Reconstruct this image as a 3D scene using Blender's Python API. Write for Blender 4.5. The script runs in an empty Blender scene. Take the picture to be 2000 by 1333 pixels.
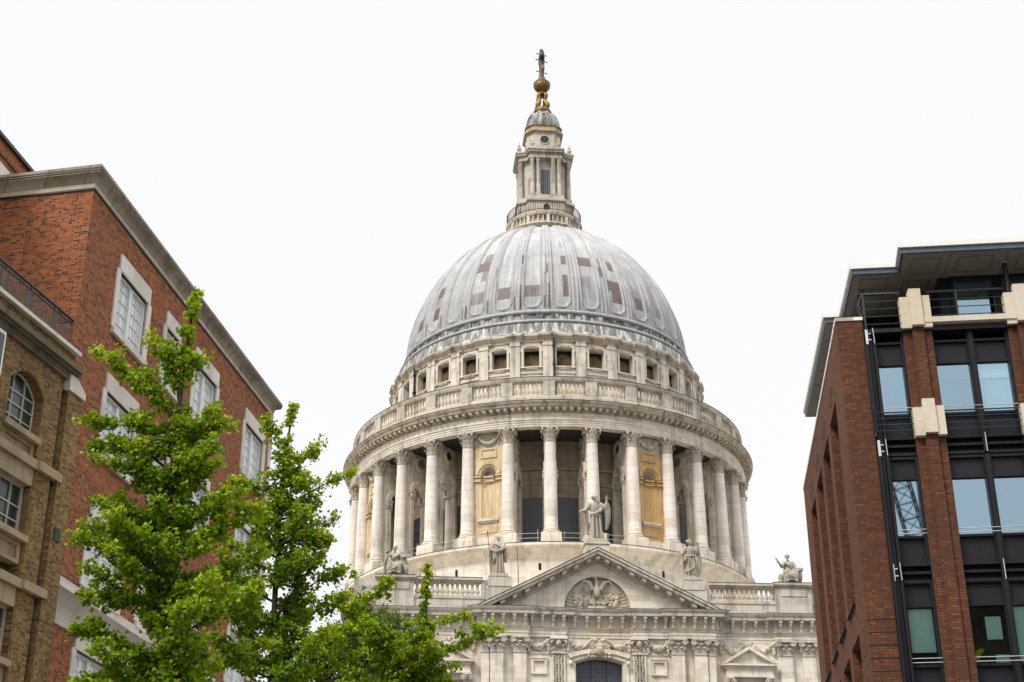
import bpy, bmesh, math, random
import numpy as np
from mathutils import Vector, Matrix
from mathutils.geometry import tessellate_polygon
PI = math.pi
sin, cos, rad = math.sin, math.cos, math.radians
rng = random.Random(7)
S = bpy.context.scene
COL = S.collection

# ------------------------------------------------------------ camera, sky, sun
TH, RO = rad(25.05), rad(-0.23)
F_PX = 2962.0
R0 = Vector((1, 0, 0)); U0 = Vector((0, -sin(TH), cos(TH))); FW = Vector((0, cos(TH), sin(TH)))
RT = R0 * cos(RO) + U0 * sin(RO); UP = -R0 * sin(RO) + U0 * cos(RO)
cam = bpy.data.cameras.new('camera'); camo = bpy.data.objects.new('camera', cam); COL.objects.link(camo)
m = Matrix.Identity(4)
for i in range(3):
    m[i][0] = RT[i]; m[i][1] = UP[i]; m[i][2] = -FW[i]
m[0][3], m[1][3], m[2][3] = 0, 0, 1.65
camo.matrix_world = m
cam.sensor_width = 36; cam.lens = F_PX / 2000 * 36
cam.clip_start = 0.1; cam.clip_end = 3000
S.camera = camo

SUN_EL, SUN_AZ = rad(48), rad(224)          # azimuth from +Y towards +X: behind and left of the viewer
w = bpy.data.worlds.new('World'); S.world = w; w.use_nodes = True
nt = w.node_tree; nt.nodes.clear()
sky = nt.nodes.new('ShaderNodeTexSky'); sky.sky_type = 'NISHITA'; sky.sun_disc = False
sky.sun_elevation = SUN_EL; sky.sun_rotation = SUN_AZ
mx = nt.nodes.new('ShaderNodeMix'); mx.data_type = 'RGBA'; mx.inputs[0].default_value = 0.95
# closed white cloud cover, brightened overhead, out of view, for stronger contrast
tc = nt.nodes.new('ShaderNodeTexCoord'); sx = nt.nodes.new('ShaderNodeSeparateXYZ'); nt.links.new(tc.outputs['Generated'], sx.inputs[0])
mr = nt.nodes.new('ShaderNodeMapRange'); mr.interpolation_type = 'SMOOTHSTEP'; mr.inputs[1].default_value = .60; mr.inputs[2].default_value = 1.0; nt.links.new(sx.outputs[2], mr.inputs[0])
cl = nt.nodes.new('ShaderNodeMix'); cl.data_type = 'RGBA'; nt.links.new(mr.outputs[0], cl.inputs[0])
cl.inputs[6].default_value = (8.6, 8.6, 8.65, 1); cl.inputs[7].default_value = (36, 36, 36.3, 1)
# the skyline of a city dims the lowest degrees of sky
mr2 = nt.nodes.new('ShaderNodeMapRange'); mr2.interpolation_type = 'SMOOTHSTEP'; mr2.inputs[1].default_value = .10; mr2.inputs[2].default_value = .20; nt.links.new(sx.outputs[2], mr2.inputs[0])
cl2 = nt.nodes.new('ShaderNodeMix'); cl2.data_type = 'RGBA'; nt.links.new(mr2.outputs[0], cl2.inputs[0]); cl2.inputs[6].default_value = (6.0, 5.9, 5.8, 1)
nt.links.new(cl.outputs[2], cl2.inputs[7]); nt.links.new(cl2.outputs[2], mx.inputs[7])
bg = nt.nodes.new('ShaderNodeBackground'); bg.inputs[1].default_value = 0.1
ow = nt.nodes.new('ShaderNodeOutputWorld')
nt.links.new(sky.outputs[0], mx.inputs[6]); nt.links.new(mx.outputs[2], bg.inputs[0]); nt.links.new(bg.outputs[0], ow.inputs[0])
sl = bpy.data.lights.new('sun', 'SUN'); sl.energy = 2.7; sl.angle = rad(18); sl.color = (1, 0.95, 0.88)
so = bpy.data.objects.new('sun', sl); COL.objects.link(so)
sd = Vector((sin(SUN_AZ) * cos(SUN_EL), cos(SUN_AZ) * cos(SUN_EL), sin(SUN_EL)))
so.rotation_euler = sd.to_track_quat('Z', 'Y').to_euler()
S.view_settings.view_transform = 'Standard'; S.view_settings.look = 'None'
S.view_settings.exposure = 0.24; S.view_settings.gamma = 1
S.render.engine = 'CYCLES'

# ------------------------------------------------------------ materials
class NB:
    def __init__(s, name):
        s.m = bpy.data.materials.new(name); s.m.use_nodes = True
        s.t = s.m.node_tree; s.t.nodes.clear()
        s.out = s.n('ShaderNodeOutputMaterial')
    def n(s, k, **kw):
        x = s.t.nodes.new(k)
        for a, b in kw.items(): setattr(x, a, b)
        return x
    def l(s, a, b): s.t.links.new(a, b)
    def mix(s, fac, a, b, mode='MIX'):
        x = s.n('ShaderNodeMix', data_type='RGBA', blend_type=mode)
        for i, v in ((0, fac), (6, a), (7, b)):
            if hasattr(v, 'is_linked') or hasattr(v, 'links'): s.l(v, x.inputs[i])
            elif i == 0: x.inputs[0].default_value = v
            else: x.inputs[i].default_value = (*v, 1)
        return x.outputs[2]
    def noise(s, vec, scale, detail=4, rough=.55):
        x = s.n('ShaderNodeTexNoise'); x.inputs['Scale'].default_value = scale
        x.inputs['Detail'].default_value = detail; x.inputs['Roughness'].default_value = rough
        s.l(vec, x.inputs['Vector']); return x.outputs[0]
    def ramp(s, fac, stops, const=False):
        x = s.n('ShaderNodeValToRGB'); e = x.color_ramp
        if const: e.interpolation = 'CONSTANT'
        while len(e.elements) < len(stops): e.elements.new(.5)
        for el, (p, c) in zip(e.elements, stops):
            el.position = p; el.color = (*c, 1) if len(c) == 3 else c
        s.l(fac, x.inputs[0]); return x.outputs[0]
    def mapping(s, vec, scale):
        x = s.n('ShaderNodeMapping'); x.inputs['Scale'].default_value = scale
        s.l(vec, x.inputs[0]); return x.outputs[0]
    def pos(s): return s.n('ShaderNodeNewGeometry').outputs['Position']
    def uv(s): return s.n('ShaderNodeUVMap').outputs[0]
    def bsdf(s, col, rough=.8, metal=0, spec=.3, bump=None, bstr=.3, bdist=.02):
        p = s.n('ShaderNodeBsdfPrincipled')
        if hasattr(col, 'links'): s.l(col, p.inputs['Base Color'])
        else: p.inputs['Base Color'].default_value = (*col, 1)
        p.inputs['Roughness'].default_value = rough; p.inputs['Metallic'].default_value = metal
        p.inputs['Specular IOR Level'].default_value = spec
        if bump is not None:
            b = s.n('ShaderNodeBump'); b.inputs['Strength'].default_value = bstr; b.inputs['Distance'].default_value = bdist
            s.l(bump, b.inputs['Height']); s.l(b.outputs[0], p.inputs['Normal'])
        s.l(p.outputs[0], s.out.inputs[0]); return p
def G(v): return (v, v, v)

def brick_mat(name, palette, mortar, bw=.235, bh=.075, ms=.008, bump=.5, grime=.35):
    b = NB(name); uv = b.uv()
    t = b.n('ShaderNodeTexBrick'); b.l(uv, t.inputs['Vector'])
    t.inputs['Color1'].default_value = (0, 0, 0, 1); t.inputs['Color2'].default_value = (1, 1, 1, 1)
    t.inputs['Mortar'].default_value = (0, 0, 0, 1)
    t.inputs['Scale'].default_value = 1; t.inputs['Mortar Size'].default_value = ms
    t.inputs['Mortar Smooth'].default_value = .3; t.inputs['Bias'].default_value = 0
    t.inputs['Brick Width'].default_value = bw; t.inputs['Row Height'].default_value = bh
    t.squash_frequency = 2; t.squash = .55; t.offset = .5
    c = b.ramp(t.outputs[0], palette)
    n1 = b.noise(b.pos(), .35, 5); n2 = b.noise(b.pos(), 9, 3)
    c = b.mix(b.ramp(n1, [(.35, G(0)), (.7, G(grime))]), c, (palette[0][1][0] * .55, palette[0][1][1] * .6, palette[0][1][2] * .7))
    c = b.mix(.25, c, n2, 'OVERLAY')
    c = b.mix(t.outputs[1], c, mortar)
    inv = b.n('ShaderNodeMath', operation='SUBTRACT'); inv.inputs[0].default_value = 1; b.l(t.outputs[1], inv.inputs[1])
    b.bsdf(c, .9, spec=.15, bump=inv.outputs[0], bstr=bump, bdist=.012)
    return b.m

def stone_mat(name, base, dark, bw=1.1, bh=.5, joint=.35, ms=.012, stain=.55, warm=(.55, .43, .28), streak=.5):
    b = NB(name); uv = b.uv(); p = b.pos()
    c = b.mix(b.ramp(b.noise(p, .5, 5), [(.3, G(0)), (.7, G(1))]), base, tuple(x * .86 for x in base))
    if joint > 0:
        t = b.n('ShaderNodeTexBrick'); b.l(uv, t.inputs['Vector'])
        for k, v in (('Color1', 0), ('Color2', 1)): t.inputs[k].default_value = (v, v, v, 1)
        t.inputs['Mortar'].default_value = (.5, .5, .5, 1)
        t.inputs['Scale'].default_value = 1; t.inputs['Mortar Size'].default_value = ms; t.inputs['Mortar Smooth'].default_value = .2
        t.inputs['Brick Width'].default_value = bw; t.inputs['Row Height'].default_value = bh; t.inputs['Bias'].default_value = 0
        tone = b.ramp(t.outputs[0], [(0, (.80, .77, .72)), (.3, (.94, .92, .89)), (.6, G(1.0)), (1, (1.03, 1.02, 1.0))])
        c = b.mix(1.0, c, tone, 'MULTIPLY')
    # warm patches, soot streaks running down, fine grain
    c = b.mix(b.ramp(b.noise(p, .23, 6, .6), [(.5, G(0)), (.78, G(.55))]), c, warm)
    st = b.noise(b.mapping(p, (1.6, 1.6, .16)), 1.0, 6, .65)
    c = b.mix(b.ramp(st, [(.50, G(0)), (.70, G(streak))]), c, dark)
    sp = b.noise(p, 1.7, 7, .7)
    c = b.mix(b.ramp(sp, [(.56, G(0)), (.72, G(stain))]), c, dark)
    c = b.mix(.22, c, b.noise(p, 14, 3), 'OVERLAY')
    if joint > 0:
        f = b.n('ShaderNodeMath', operation='MULTIPLY'); f.inputs[1].default_value = joint; b.l(t.outputs[1], f.inputs[0])
        c = b.mix(f.outputs[0], c, tuple(x * .35 for x in base))
    b.bsdf(c, .88, spec=.2, bump=b.noise(p, 5, 6, .65), bstr=.35, bdist=.05)
    return b.m

def plain(name, col, rough=.6, metal=0, spec=.4, var=.15, scale=3.0, bump=0):
    b = NB(name); p = b.pos()
    n = b.noise(p, scale, 5)
    c = b.mix(b.ramp(n, [(.3, G(0)), (.7, G(1))]), col, tuple(x * (1 - var * 2) for x in col))
    b.bsdf(c, rough, metal, spec, bump=n if bump else None, bstr=bump or 0)
    return b.m

M = {}
M['stone'] = stone_mat('portland_stone', (.71, .65, .565), (.12, .105, .088), stain=.62, streak=.72)
M['stone_clean'] = stone_mat('clean_portland_stone', (.76, .705, .64), (.2, .17, .14), stain=.3, streak=.4, bw=9, bh=.78, joint=.5, ms=.02)
M['stone_plain'] = stone_mat('moulded_stone', (.67, .61, .53), (.13, .115, .098), stain=.6, streak=.7, joint=.3, bw=1.4, bh=5)
M['stone_dark'] = stone_mat('sheltered_sooty_stone', (.31, .255, .195), (.085, .07, .055), stain=.7, streak=.7)  # base darkened to paint the shade of recesses, dirt streaks over it
M['carved'] = stone_mat('carved_stone', (.56, .505, .43), (.11, .096, .08), joint=0, stain=.75, streak=.7)
M['statue'] = stone_mat('weathered_statue_stone', (.37, .335, .28), (.15, .135, .11), joint=0, stain=.75)
M['stone_sooty'] = stone_mat('soot_streaked_stone', (.52, .465, .39), (.075, .066, .056), joint=.3, bw=1.2, bh=5, stain=.85, streak=.85)
M['stone_grey'] = stone_mat('greyed_parapet_stone', (.57, .525, .46), (.12, .106, .09), stain=.65, streak=.75)
M['stone_front'] = stone_mat('rain_washed_stone', (.78, .72, .635), (.2, .175, .145), stain=.4, streak=.5, joint=.45)
M['ochre_pale'] = stone_mat('pale_ochre_stone', (.66, .53, .35), (.36, .24, .13), stain=.6, streak=.75, warm=(.66, .55, .38), bh=.6, joint=.15)
M['ochre'] = stone_mat('deep_ochre_stone', (.56, .38, .18), (.30, .17, .075), stain=.55, streak=.7, warm=(.62, .42, .2), bh=.6, joint=.15)
M['red_brick'] = brick_mat('orange_red_brick', [(0, (.05, .035, .038)), (.1, (.10, .034, .027)), (.22, (.19, .05, .022)), (.6, (.285, .085, .030)), (1, (.37, .132, .048))], (.30, .17, .10), bh=.068, bw=.225, grime=.2)
M['yellow_brick'] = brick_mat('yellow_stock_brick', [(0, (.09, .056, .03)), (.25, (.19, .115, .046)), (.6, (.27, .172, .068)), (1, (.34, .23, .098))], (.15, .105, .06), bh=.065, bw=.22, grime=.55)
M['brown_brick'] = brick_mat('dark_russet_brick', [(0, (.082, .038, .026)), (.3, (.114, .046, .027)), (.7, (.152, .057, .029)), (1, (.205, .075, .034))], (.06, .033, .024), bh=.072, ms=.011, grime=.45)
M['trim'] = stone_mat('pale_window_stone', (.70, .665, .62), (.3, .26, .22), joint=.1, stain=.2, streak=.3, warm=(.55, .46, .36))
M['sooty_cornice'] = stone_mat('sooty_brick_cornice', (.15, .12, .08), (.04, .034, .028), joint=.3, bw=1.6, bh=9, stain=.7, streak=.7, warm=(.26, .2, .12))
M['cornice'] = stone_mat('weathered_cornice_stone', (.35, .31, .255), (.07, .063, .055), joint=.6, bw=1.3, bh=9, ms=.03, stain=.65, streak=.7, warm=(.5, .42, .3))
M['band_cream'] = stone_mat('cream_cornice_band', (.56, .50, .40), (.16, .14, .11), joint=.3, bw=1.6, bh=9, stain=.3)
M['band_stone'] = stone_mat('buff_band_stone', (.36, .28, .19), (.12, .09, .06), joint=.2, stain=.4)
M['cream'] = stone_mat('cream_limestone', (.62, .55, .45), (.42, .30, .17), joint=0, stain=.2, streak=.3, warm=(.62, .46, .26))
M['white_paint'] = plain('white_painted_frame', (.72, .73, .72), .45, var=.06)
M['cream_frame'] = plain('old_cream_window_paint', (.50, .47, .40), .5, var=.1)
M['iron'] = plain('black_iron', (.018, .018, .02), .5)
M['rust_iron'] = plain('rusting_brown_iron', (.11, .06, .045), .6, var=.25)
M['bronze_dark'] = plain('dark_bronze', (.10, .085, .07), .55, metal=.3, var=.25, scale=6)
M['gold'] = plain('weathered_gilding', (.36, .20, .055), .5, metal=.4, var=.4, scale=4)
M['gold_stain'] = plain('gilded_stone', (.55, .37, .15), .7, var=.2)
M['dark_metal'] = plain('charcoal_metal', (.012, .0125, .016), .45, metal=.0, spec=.25, var=.1)
M['panel'] = plain('grey_spandrel_panel', (.017, .0165, .021), .4, spec=.25, var=.1, scale=.8)
M['blue_metal'] = plain('blue_grey_fascia', (.085, .12, .15), .4, var=.08)
M['rail_metal'] = plain('green_grey_rail', (.035, .05, .05), .4, metal=.2, var=.1)
M['steel'] = plain('bright_steel', (.68, .68, .66), .3, metal=.5, var=.05)
M['galv'] = plain('galvanised_tube', (.42, .42, .40), .45, metal=.4, var=.1)
M['soffit'] = plain('grey_soffit_board', (.19, .175, .15), .8, var=.08, scale=1)
M['soffit_line'] = plain('soffit_joint_grey', (.10, .095, .08), .8)
M['white_fascia'] = plain('white_roof_trim', (.78, .74, .69), .55, var=.05)
M['void'] = plain('dark_room', (.012, .012, .013), .9)
M['room'] = plain('office_ceiling', (.16, .20, .19), .8)
M['blind'] = plain('pale_roller_blind', (.72, .78, .76), .8, var=.05)
M['blind_blue'] = plain('blue_grey_blind', (.42, .50, .60), .8, var=.05)
M['ply'] = plain('brown_boarding', (.16, .105, .055), .8, var=.35, scale=2.5)
M['bark'] = plain('grey_brown_bark', (.055, .042, .03), .9, var=.3, scale=8)
M['flashing'] = plain('dark_lead_flashing', (.10, .098, .095), .7, var=.3, scale=2)
M['soot'] = plain('soot_black_ceiling', (.05, .045, .04), .95)  # near-black colour that paints the deep shade under the colonnade
M['terrace_lead'] = plain('roof_lead', (.30, .31, .31), .6)
M['yellow'] = plain('yellow_fabric', (.75, .6, .06), .7)

def glass_grid(name, glass, bar, cw, ch, ms, rough=.25, spec=.4):
    b = NB(name); t = b.n('ShaderNodeTexBrick'); b.l(b.uv(), t.inputs['Vector'])
    t.offset = 0; t.inputs['Scale'].default_value = 1; t.inputs['Brick Width'].default_value = cw; t.inputs['Row Height'].default_value = ch
    t.inputs['Mortar Size'].default_value = ms; t.inputs['Bias'].default_value = 0
    t.inputs['Color1'].default_value = (*glass, 1); t.inputs['Color2'].default_value = (*[x * .7 for x in glass], 1); t.inputs['Mortar'].default_value = (*bar, 1)
    b.bsdf(t.outputs[0], rough, spec=spec); return b.m
M['drum_glass'] = glass_grid('leaded_dark_glass', (.026, .028, .034), (.05, .05, .052), .24, .28, .025)
M['transept_glass'] = glass_grid('leaded_blue_grey_glass', (.045, .053, .068), (.075, .085, .098), .3, .34, .025)
M['lantern_glass'] = glass_grid('lantern_glass', (.24, .29, .31), (.05, .055, .06), .24, .28, .07)

def curtain_glass():
    b = NB('curtained_window_glass'); uv = b.uv()
    wv = b.n('ShaderNodeTexWave'); wv.inputs['Scale'].default_value = 1.6; wv.inputs['Distortion'].default_value = 3; wv.inputs['Detail'].default_value = 2
    b.l(b.mapping(uv, (1, .12, 1)), wv.inputs['Vector'])
    c = b.ramp(wv.outputs[1], [(0, (.42, .47, .50)), (.5, (.62, .66, .68)), (1, (.74, .76, .77))])
    b.bsdf(c, .12, spec=.6); return b.m
M['curtain'] = curtain_glass()
def dark_pane():
    b = NB('dark_factory_glass'); c = b.ramp(b.noise(b.pos(), .8, 4), [(.3, (.012, .017, .019)), (.7, (.05, .06, .066))])
    b.bsdf(c, .22, spec=.5); return b.m
M['dark_pane'] = dark_pane()
def office_glass(name='blue_office_glass', t=(.60, .80, .75), g=(.60, .83, 1.0), ior=2.0, add=.38):
    b = NB(name)
    tr = b.n('ShaderNodeBsdfTransparent'); tr.inputs[0].default_value = (*t, 1)
    gl = b.n('ShaderNodeBsdfGlossy'); gl.inputs[0].default_value = (*g, 1); gl.inputs['Roughness'].default_value = .015
    fr = b.n('ShaderNodeFresnel'); fr.inputs[0].default_value = ior
    mt = b.n('ShaderNodeMath', operation='MULTIPLY_ADD'); b.l(fr.outputs[0], mt.inputs[0]); mt.inputs[1].default_value = 1.0; mt.inputs[2].default_value = add
    x = b.n('ShaderNodeMixShader'); b.l(mt.outputs[0], x.inputs[0]); b.l(tr.outputs[0], x.inputs[1]); b.l(gl.outputs[0], x.inputs[2])
    b.l(x.outputs[0], b.out.inputs[0]); return b.m
M['office_glass'] = office_glass(); M['clear_glass'] = office_glass('greenish_clear_glass', (.74, .93, .86), (.8, .9, 1), 1.5, .03)  # second copy of the office glass, its colour cleared to brighten the blinds behind

def lead_mat():
    b = NB('dome_lead'); uv = b.uv(); p = b.pos()
    base = b.ramp(b.noise(p, .6, 6, .6), [(.3, (.275, .28, .288)), (.7, (.41, .41, .405))])
    t = b.n('ShaderNodeTexBrick'); b.l(b.mapping(uv, (4, 1, 1)), t.inputs['Vector']); t.offset = 0
    t.inputs['Scale'].default_value = 1; t.inputs['Brick Width'].default_value = 1; t.inputs['Row Height'].default_value = 1
    t.inputs['Mortar Size'].default_value = .012; t.inputs['Bias'].default_value = 0
    for k, v in (('Color1', .88), ('Color2', 1.0)): t.inputs[k].default_value = (v, v, v, 1)
    t.inputs['Mortar'].default_value = (.55, .55, .55, 1)
    c = b.mix(1, base, t.outputs[0], 'MULTIPLY')
    # streaks running down each sheet
    sv = b.mapping(uv, (26, .35, 1)); s1 = b.noise(sv, 1, 5, .7)
    c = b.mix(b.ramp(s1, [(.48, G(0)), (.68, G(.7))]), c, (.19, .18, .18))
    c = b.mix(b.ramp(b.noise(b.mapping(uv, (9, .22, 1)), 1, 4), [(.55, G(0)), (.75, G(.55))]), c, (.66, .63, .58))
    # oxidised sheets: painted per sheet as a mask, broken up by streaks
    at = b.n('ShaderNodeAttribute', attribute_name='oxide'); at.attribute_type = 'GEOMETRY'
    s2 = b.noise(b.mapping(uv, (30, 1.1, 1)), 1, 6, .75)
    br = b.n('ShaderNodeMath', operation='ADD'); b.l(at.outputs['Fac'], br.inputs[0]); b.l(s2, br.inputs[1])
    mk = b.ramp(br.outputs[0], [(.68, G(0)), (.96, G(.93))])
    c = b.mix(mk, c, (.09, .052, .047))
    b.bsdf(c, .55, spec=.35, bump=b.noise(p, 3, 5), bstr=.15, bdist=.04); return b.m
M['lead'] = lead_mat()
def lead_plain():
    b = NB('streaked_lead'); p = b.pos()
    c = b.ramp(b.noise(b.mapping(p, (1.5, 1.5, .25)), 1.3, 6, .7), [(.36, (.05, .048, .045)), (.5, (.16, .155, .15)), (.62, (.46, .45, .43))])
    b.bsdf(c, .6, bump=b.noise(p, 4, 4), bstr=.2); return b.m
M['lead_streak'] = lead_plain()

def leaf_mat(name, cols, trans=.37):
    b = NB(name); g = b.n('ShaderNodeNewGeometry')
    yg = b.n('ShaderNodeAttribute', attribute_name='young'); ma = b.n('ShaderNodeMath', operation='MULTIPLY_ADD'); ma.use_clamp = True
    b.l(g.outputs['Random Per Island'], ma.inputs[0]); ma.inputs[1].default_value = .55
    mb_ = b.n('ShaderNodeMath', operation='MULTIPLY'); b.l(yg.outputs['Fac'], mb_.inputs[0]); mb_.inputs[1].default_value = .55; b.l(mb_.outputs[0], ma.inputs[2])
    c = b.ramp(ma.outputs[0], [(i / (len(cols) - 1), x) for i, x in enumerate(cols)])
    d = b.n('ShaderNodeBsdfPrincipled'); b.l(c, d.inputs['Base Color']); d.inputs['Roughness'].default_value = .55; d.inputs['Specular IOR Level'].default_value = .25
    tl = b.n('ShaderNodeBsdfTranslucent'); c2 = b.mix(1, c, (1.25, 1.15, .5), 'MULTIPLY'); b.l(c2, tl.inputs[0])
    x = b.n('ShaderNodeMixShader'); x.inputs[0].default_value = trans
    b.l(d.outputs[0], x.inputs[1]); b.l(tl.outputs[0], x.inputs[2]); b.l(x.outputs[0], b.out.inputs[0]); return b.m
M['ginkgo'] = leaf_mat('bright_ginkgo_leaf', [(.042, .10, .005), (.085, .178, .006), (.155, .265, .008), (.25, .35, .010), (.36, .41, .018)])
M['plane_leaf'] = leaf_mat('dull_green_leaf', [(.04, .08, .012), (.065, .115, .016), (.09, .14, .02), (.12, .16, .03)])
def paving():
    b = NB('stone_paving'); t = b.n('ShaderNodeTexBrick'); b.l(b.pos(), t.inputs['Vector']); t.inputs['Scale'].default_value = 1
    t.inputs['Brick Width'].default_value = .9; t.inputs['Row Height'].default_value = .6; t.inputs['Mortar Size'].default_value = .01
    t.inputs['Color1'].default_value = (.30, .28, .25, 1); t.inputs['Color2'].default_value = (.36, .34, .31, 1); t.inputs['Mortar'].default_value = (.12, .11, .1, 1)
    b.bsdf(t.outputs[0], .8); return b.m
M['paving'] = paving()
M['asphalt'] = plain('asphalt', (.06, .06, .062), .9, scale=.5)

# ------------------------------------------------------------ mesh builder
class MB:
    def __init__(s, T=None):
        s.v = []; s.f = []; s.uv = []; s.T = T
    def add(s, pts, faces, uvs=None):
        o = len(s.v)
        s.v += [tuple(s.T(*p)) if s.T else tuple(p) for p in pts]
        for i, f in enumerate(faces):
            s.f.append([o + k for k in f]); s.uv.append(uvs[i] if uvs else None)
    def box(s, x0, x1, y0, y1, z0, z1):
        p = [(x, y, z) for z in (z0, z1) for y in (y0, y1) for x in (x0, x1)]
        s.add(p, [(0, 2, 3, 1), (4, 5, 7, 6), (0, 1, 5, 4), (2, 6, 7, 3), (0, 4, 6, 2), (1, 3, 7, 5)])
    def taper(s, x0, x1, y0, y1, z0, z1, e):      # box whose top is inset by e
        p = [(x0, y0, z0), (x1, y0, z0), (x0, y1, z0), (x1, y1, z0), (x0 + e, y0 + e, z1), (x1 - e, y0 + e, z1), (x0 + e, y1 - e, z1), (x1 - e, y1 - e, z1)]
        s.add(p, [(0, 2, 3, 1), (4, 5, 7, 6), (0, 1, 5, 4), (2, 6, 7, 3), (0, 4, 6, 2), (1, 3, 7, 5)])
    def prism(s, poly, y0, y1, caps=True):        # polygon in (x, z), extruded along y
        n = len(poly); p = [(x, y0, z) for x, z in poly] + [(x, y1, z) for x, z in poly]
        f = [(i, (i + 1) % n, n + (i + 1) % n, n + i) for i in range(n)]
        if caps:
            tr = tessellate_polygon([[Vector((x, z, 0)) for x, z in poly]])
            f += [tuple(t) for t in tr] + [tuple(n + k for k in reversed(t)) for t in tr]
        s.add(p, f)
    def prism_z(s, poly, z0, z1):
        n = len(poly); p = [(x, y, z0) for x, y in poly] + [(x, y, z1) for x, y in poly]
        f = [(i, (i + 1) % n, n + (i + 1) % n, n + i) for i in range(n)]
        tr = tessellate_polygon([[Vector((x, y, 0)) for x, y in poly]])
        f += [tuple(t) for t in tr] + [tuple(n + k for k in reversed(t)) for t in tr]
        s.add(p, f)
    def lathe(s, prof, n=32, b0=0., b1=2 * PI, c=(0, 0, 0), ruv=None, closed_profile=False):
        full = abs(b1 - b0 - 2 * PI) < 1e-6
        m_ = n if full else n + 1; P = []
        for i in range(m_):
            b = b0 + (b1 - b0) * i / n
            for r, z in prof: P.append((c[0] + r * sin(b), c[1] - r * cos(b), c[2] + z))
        k = len(prof); F = []; U = []
        acc = [0]
        for j in range(1, k + 1): acc.append(acc[-1] + math.hypot(prof[j % k][0] - prof[j - 1][0], prof[j % k][1] - prof[j - 1][1]))
        R = ruv or max(r for r, z in prof)
        for i in range(n):
            i2 = (i + 1) % m_
            for j in range(k if closed_profile else k - 1):
                j2 = (j + 1) % k
                F.append((i * k + j, i2 * k + j, i2 * k + j2, i * k + j2))
                ba = (b0 + (b1 - b0) * i / n) * R; bb = (b0 + (b1 - b0) * (i + 1) / n) * R
                za = prof[j][1] if abs(prof[j][1] - prof[j2][1]) > .3 * abs(prof[j][0] - prof[j2][0]) else acc[j]
                zb = prof[j2][1] if za == prof[j][1] else acc[j + 1]
                U.append([(ba, za), (bb, za), (bb, zb), (ba, zb)])
        s.add(P, F, U)
        if closed_profile and not full:
            s.add([P[j] for j in range(k)], [tuple(t) for t in tessellate_polygon([[Vector((r, z, 0)) for r, z in prof]])])
            o = (m_ - 1) * k
            s.add([P[o + j] for j in range(k)], [tuple(reversed(t)) for t in tessellate_polygon([[Vector((r, z, 0)) for r, z in prof]])])
    def arc(s, b0, b1, r0, r1, z0, z1, n=4):      # curved block, angles in radians
        s.lathe([(r0, z0), (r1, z0), (r1, z1), (r0, z1)], n, b0, b1, closed_profile=True, ruv=r1)
    def tube(s, pts, rr, n=6, cap=True):
        pts = [Vector(p) for p in pts]
        if not hasattr(rr, '__len__'): rr = [rr] * len(pts)
        P = []; a = None
        for i, p in enumerate(pts):
            d = (pts[min(i + 1, len(pts) - 1)] - pts[max(i - 1, 0)])
            d = d.normalized() if d.length > 1e-9 else Vector((0, 0, 1))
            if a is None: a = d.orthogonal().normalized()
            else:
                a = a - d * a.dot(d); a = a.normalized() if a.length > 1e-6 else d.orthogonal().normalized()
            b = d.cross(a)
            for k in range(n):
                t = 2 * PI * k / n; P.append(p + (a * cos(t) + b * sin(t)) * rr[i])
        F = [(i * n + k, i * n + (k + 1) % n, (i + 1) * n + (k + 1) % n, (i + 1) * n + k) for i in range(len(pts) - 1) for k in range(n)]
        if cap: F += [tuple(range(n))[::-1], tuple((len(pts) - 1) * n + k for k in range(n))]
        s.add(P, F)
    def ball(s, c, r, nu=8, nv=6, rot=None):
        if not hasattr(r, '__len__'): r = (r, r, r)
        P = []
        for j in range(1, nv):
            t = PI * j / nv
            for i in range(nu):
                u = 2 * PI * i / nu; q = Vector((r[0] * sin(t) * cos(u), r[1] * sin(t) * sin(u), r[2] * cos(t)))
                if rot: q = rot @ q
                P.append(q + Vector(c))
        for sg in (1, -1):
            q = Vector((0, 0, sg * r[2])); q = rot @ q if rot else q; P.append(q + Vector(c))
        a, b = len(P) - 2, len(P) - 1
        F = [(j * nu + i, j * nu + (i + 1) % nu, (j + 1) * nu + (i + 1) % nu, (j + 1) * nu + i) for j in range(nv - 2) for i in range(nu)]
        F += [(a, (i + 1) % nu, i) for i in range(nu)] + [(b, (nv - 2) * nu + i, (nv - 2) * nu + (i + 1) % nu) for i in range(nu)]
        s.add(P, F)
    def sweep(s, path, prof, closed=False):       # path of plan points, profile of (out, z); out is to the right of travel
        n = len(path); P = []; k = len(prof); L = 0; Ls = [0]
        for i in range(n):
            p = Vector(path[i])
            d0 = (Vector(path[i]) - Vector(path[i - 1])) if (i > 0 or closed) else None
            d1 = (Vector(path[(i + 1) % n]) - p) if (i < n - 1 or closed) else None
            if d0 is None: d0 = d1
            if d1 is None: d1 = d0
            d0 = d0.normalized(); d1 = d1.normalized()
            n0 = Vector((d0.y, -d0.x)); n1 = Vector((d1.y, -d1.x)); mm = (n0 + n1)
            mm = mm / max(mm.dot(n0), .2)
            for o, z in prof: P.append((p.x + mm.x * o, p.y + mm.y * o, z))
        for i in range(1, n + 1): Ls.append(Ls[-1] + (Vector(path[i % n]) - Vector(path[i - 1])).length)
        F = []; U = []
        acc = [0]
        for j in range(1, k): acc.append(acc[-1] + math.hypot(prof[j][0] - prof[j - 1][0], prof[j][1] - prof[j - 1][1]))
        for i in range(n if closed else n - 1):
            i2 = (i + 1) % n
            for j in range(k - 1):
                F.append((i * k + j, i2 * k + j, i2 * k + j + 1, i * k + j + 1))
                U.append([(Ls[i], acc[j]), (Ls[i + 1], acc[j]), (Ls[i + 1], acc[j + 1]), (Ls[i], acc[j + 1])])
        s.add(P, F, U)
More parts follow.
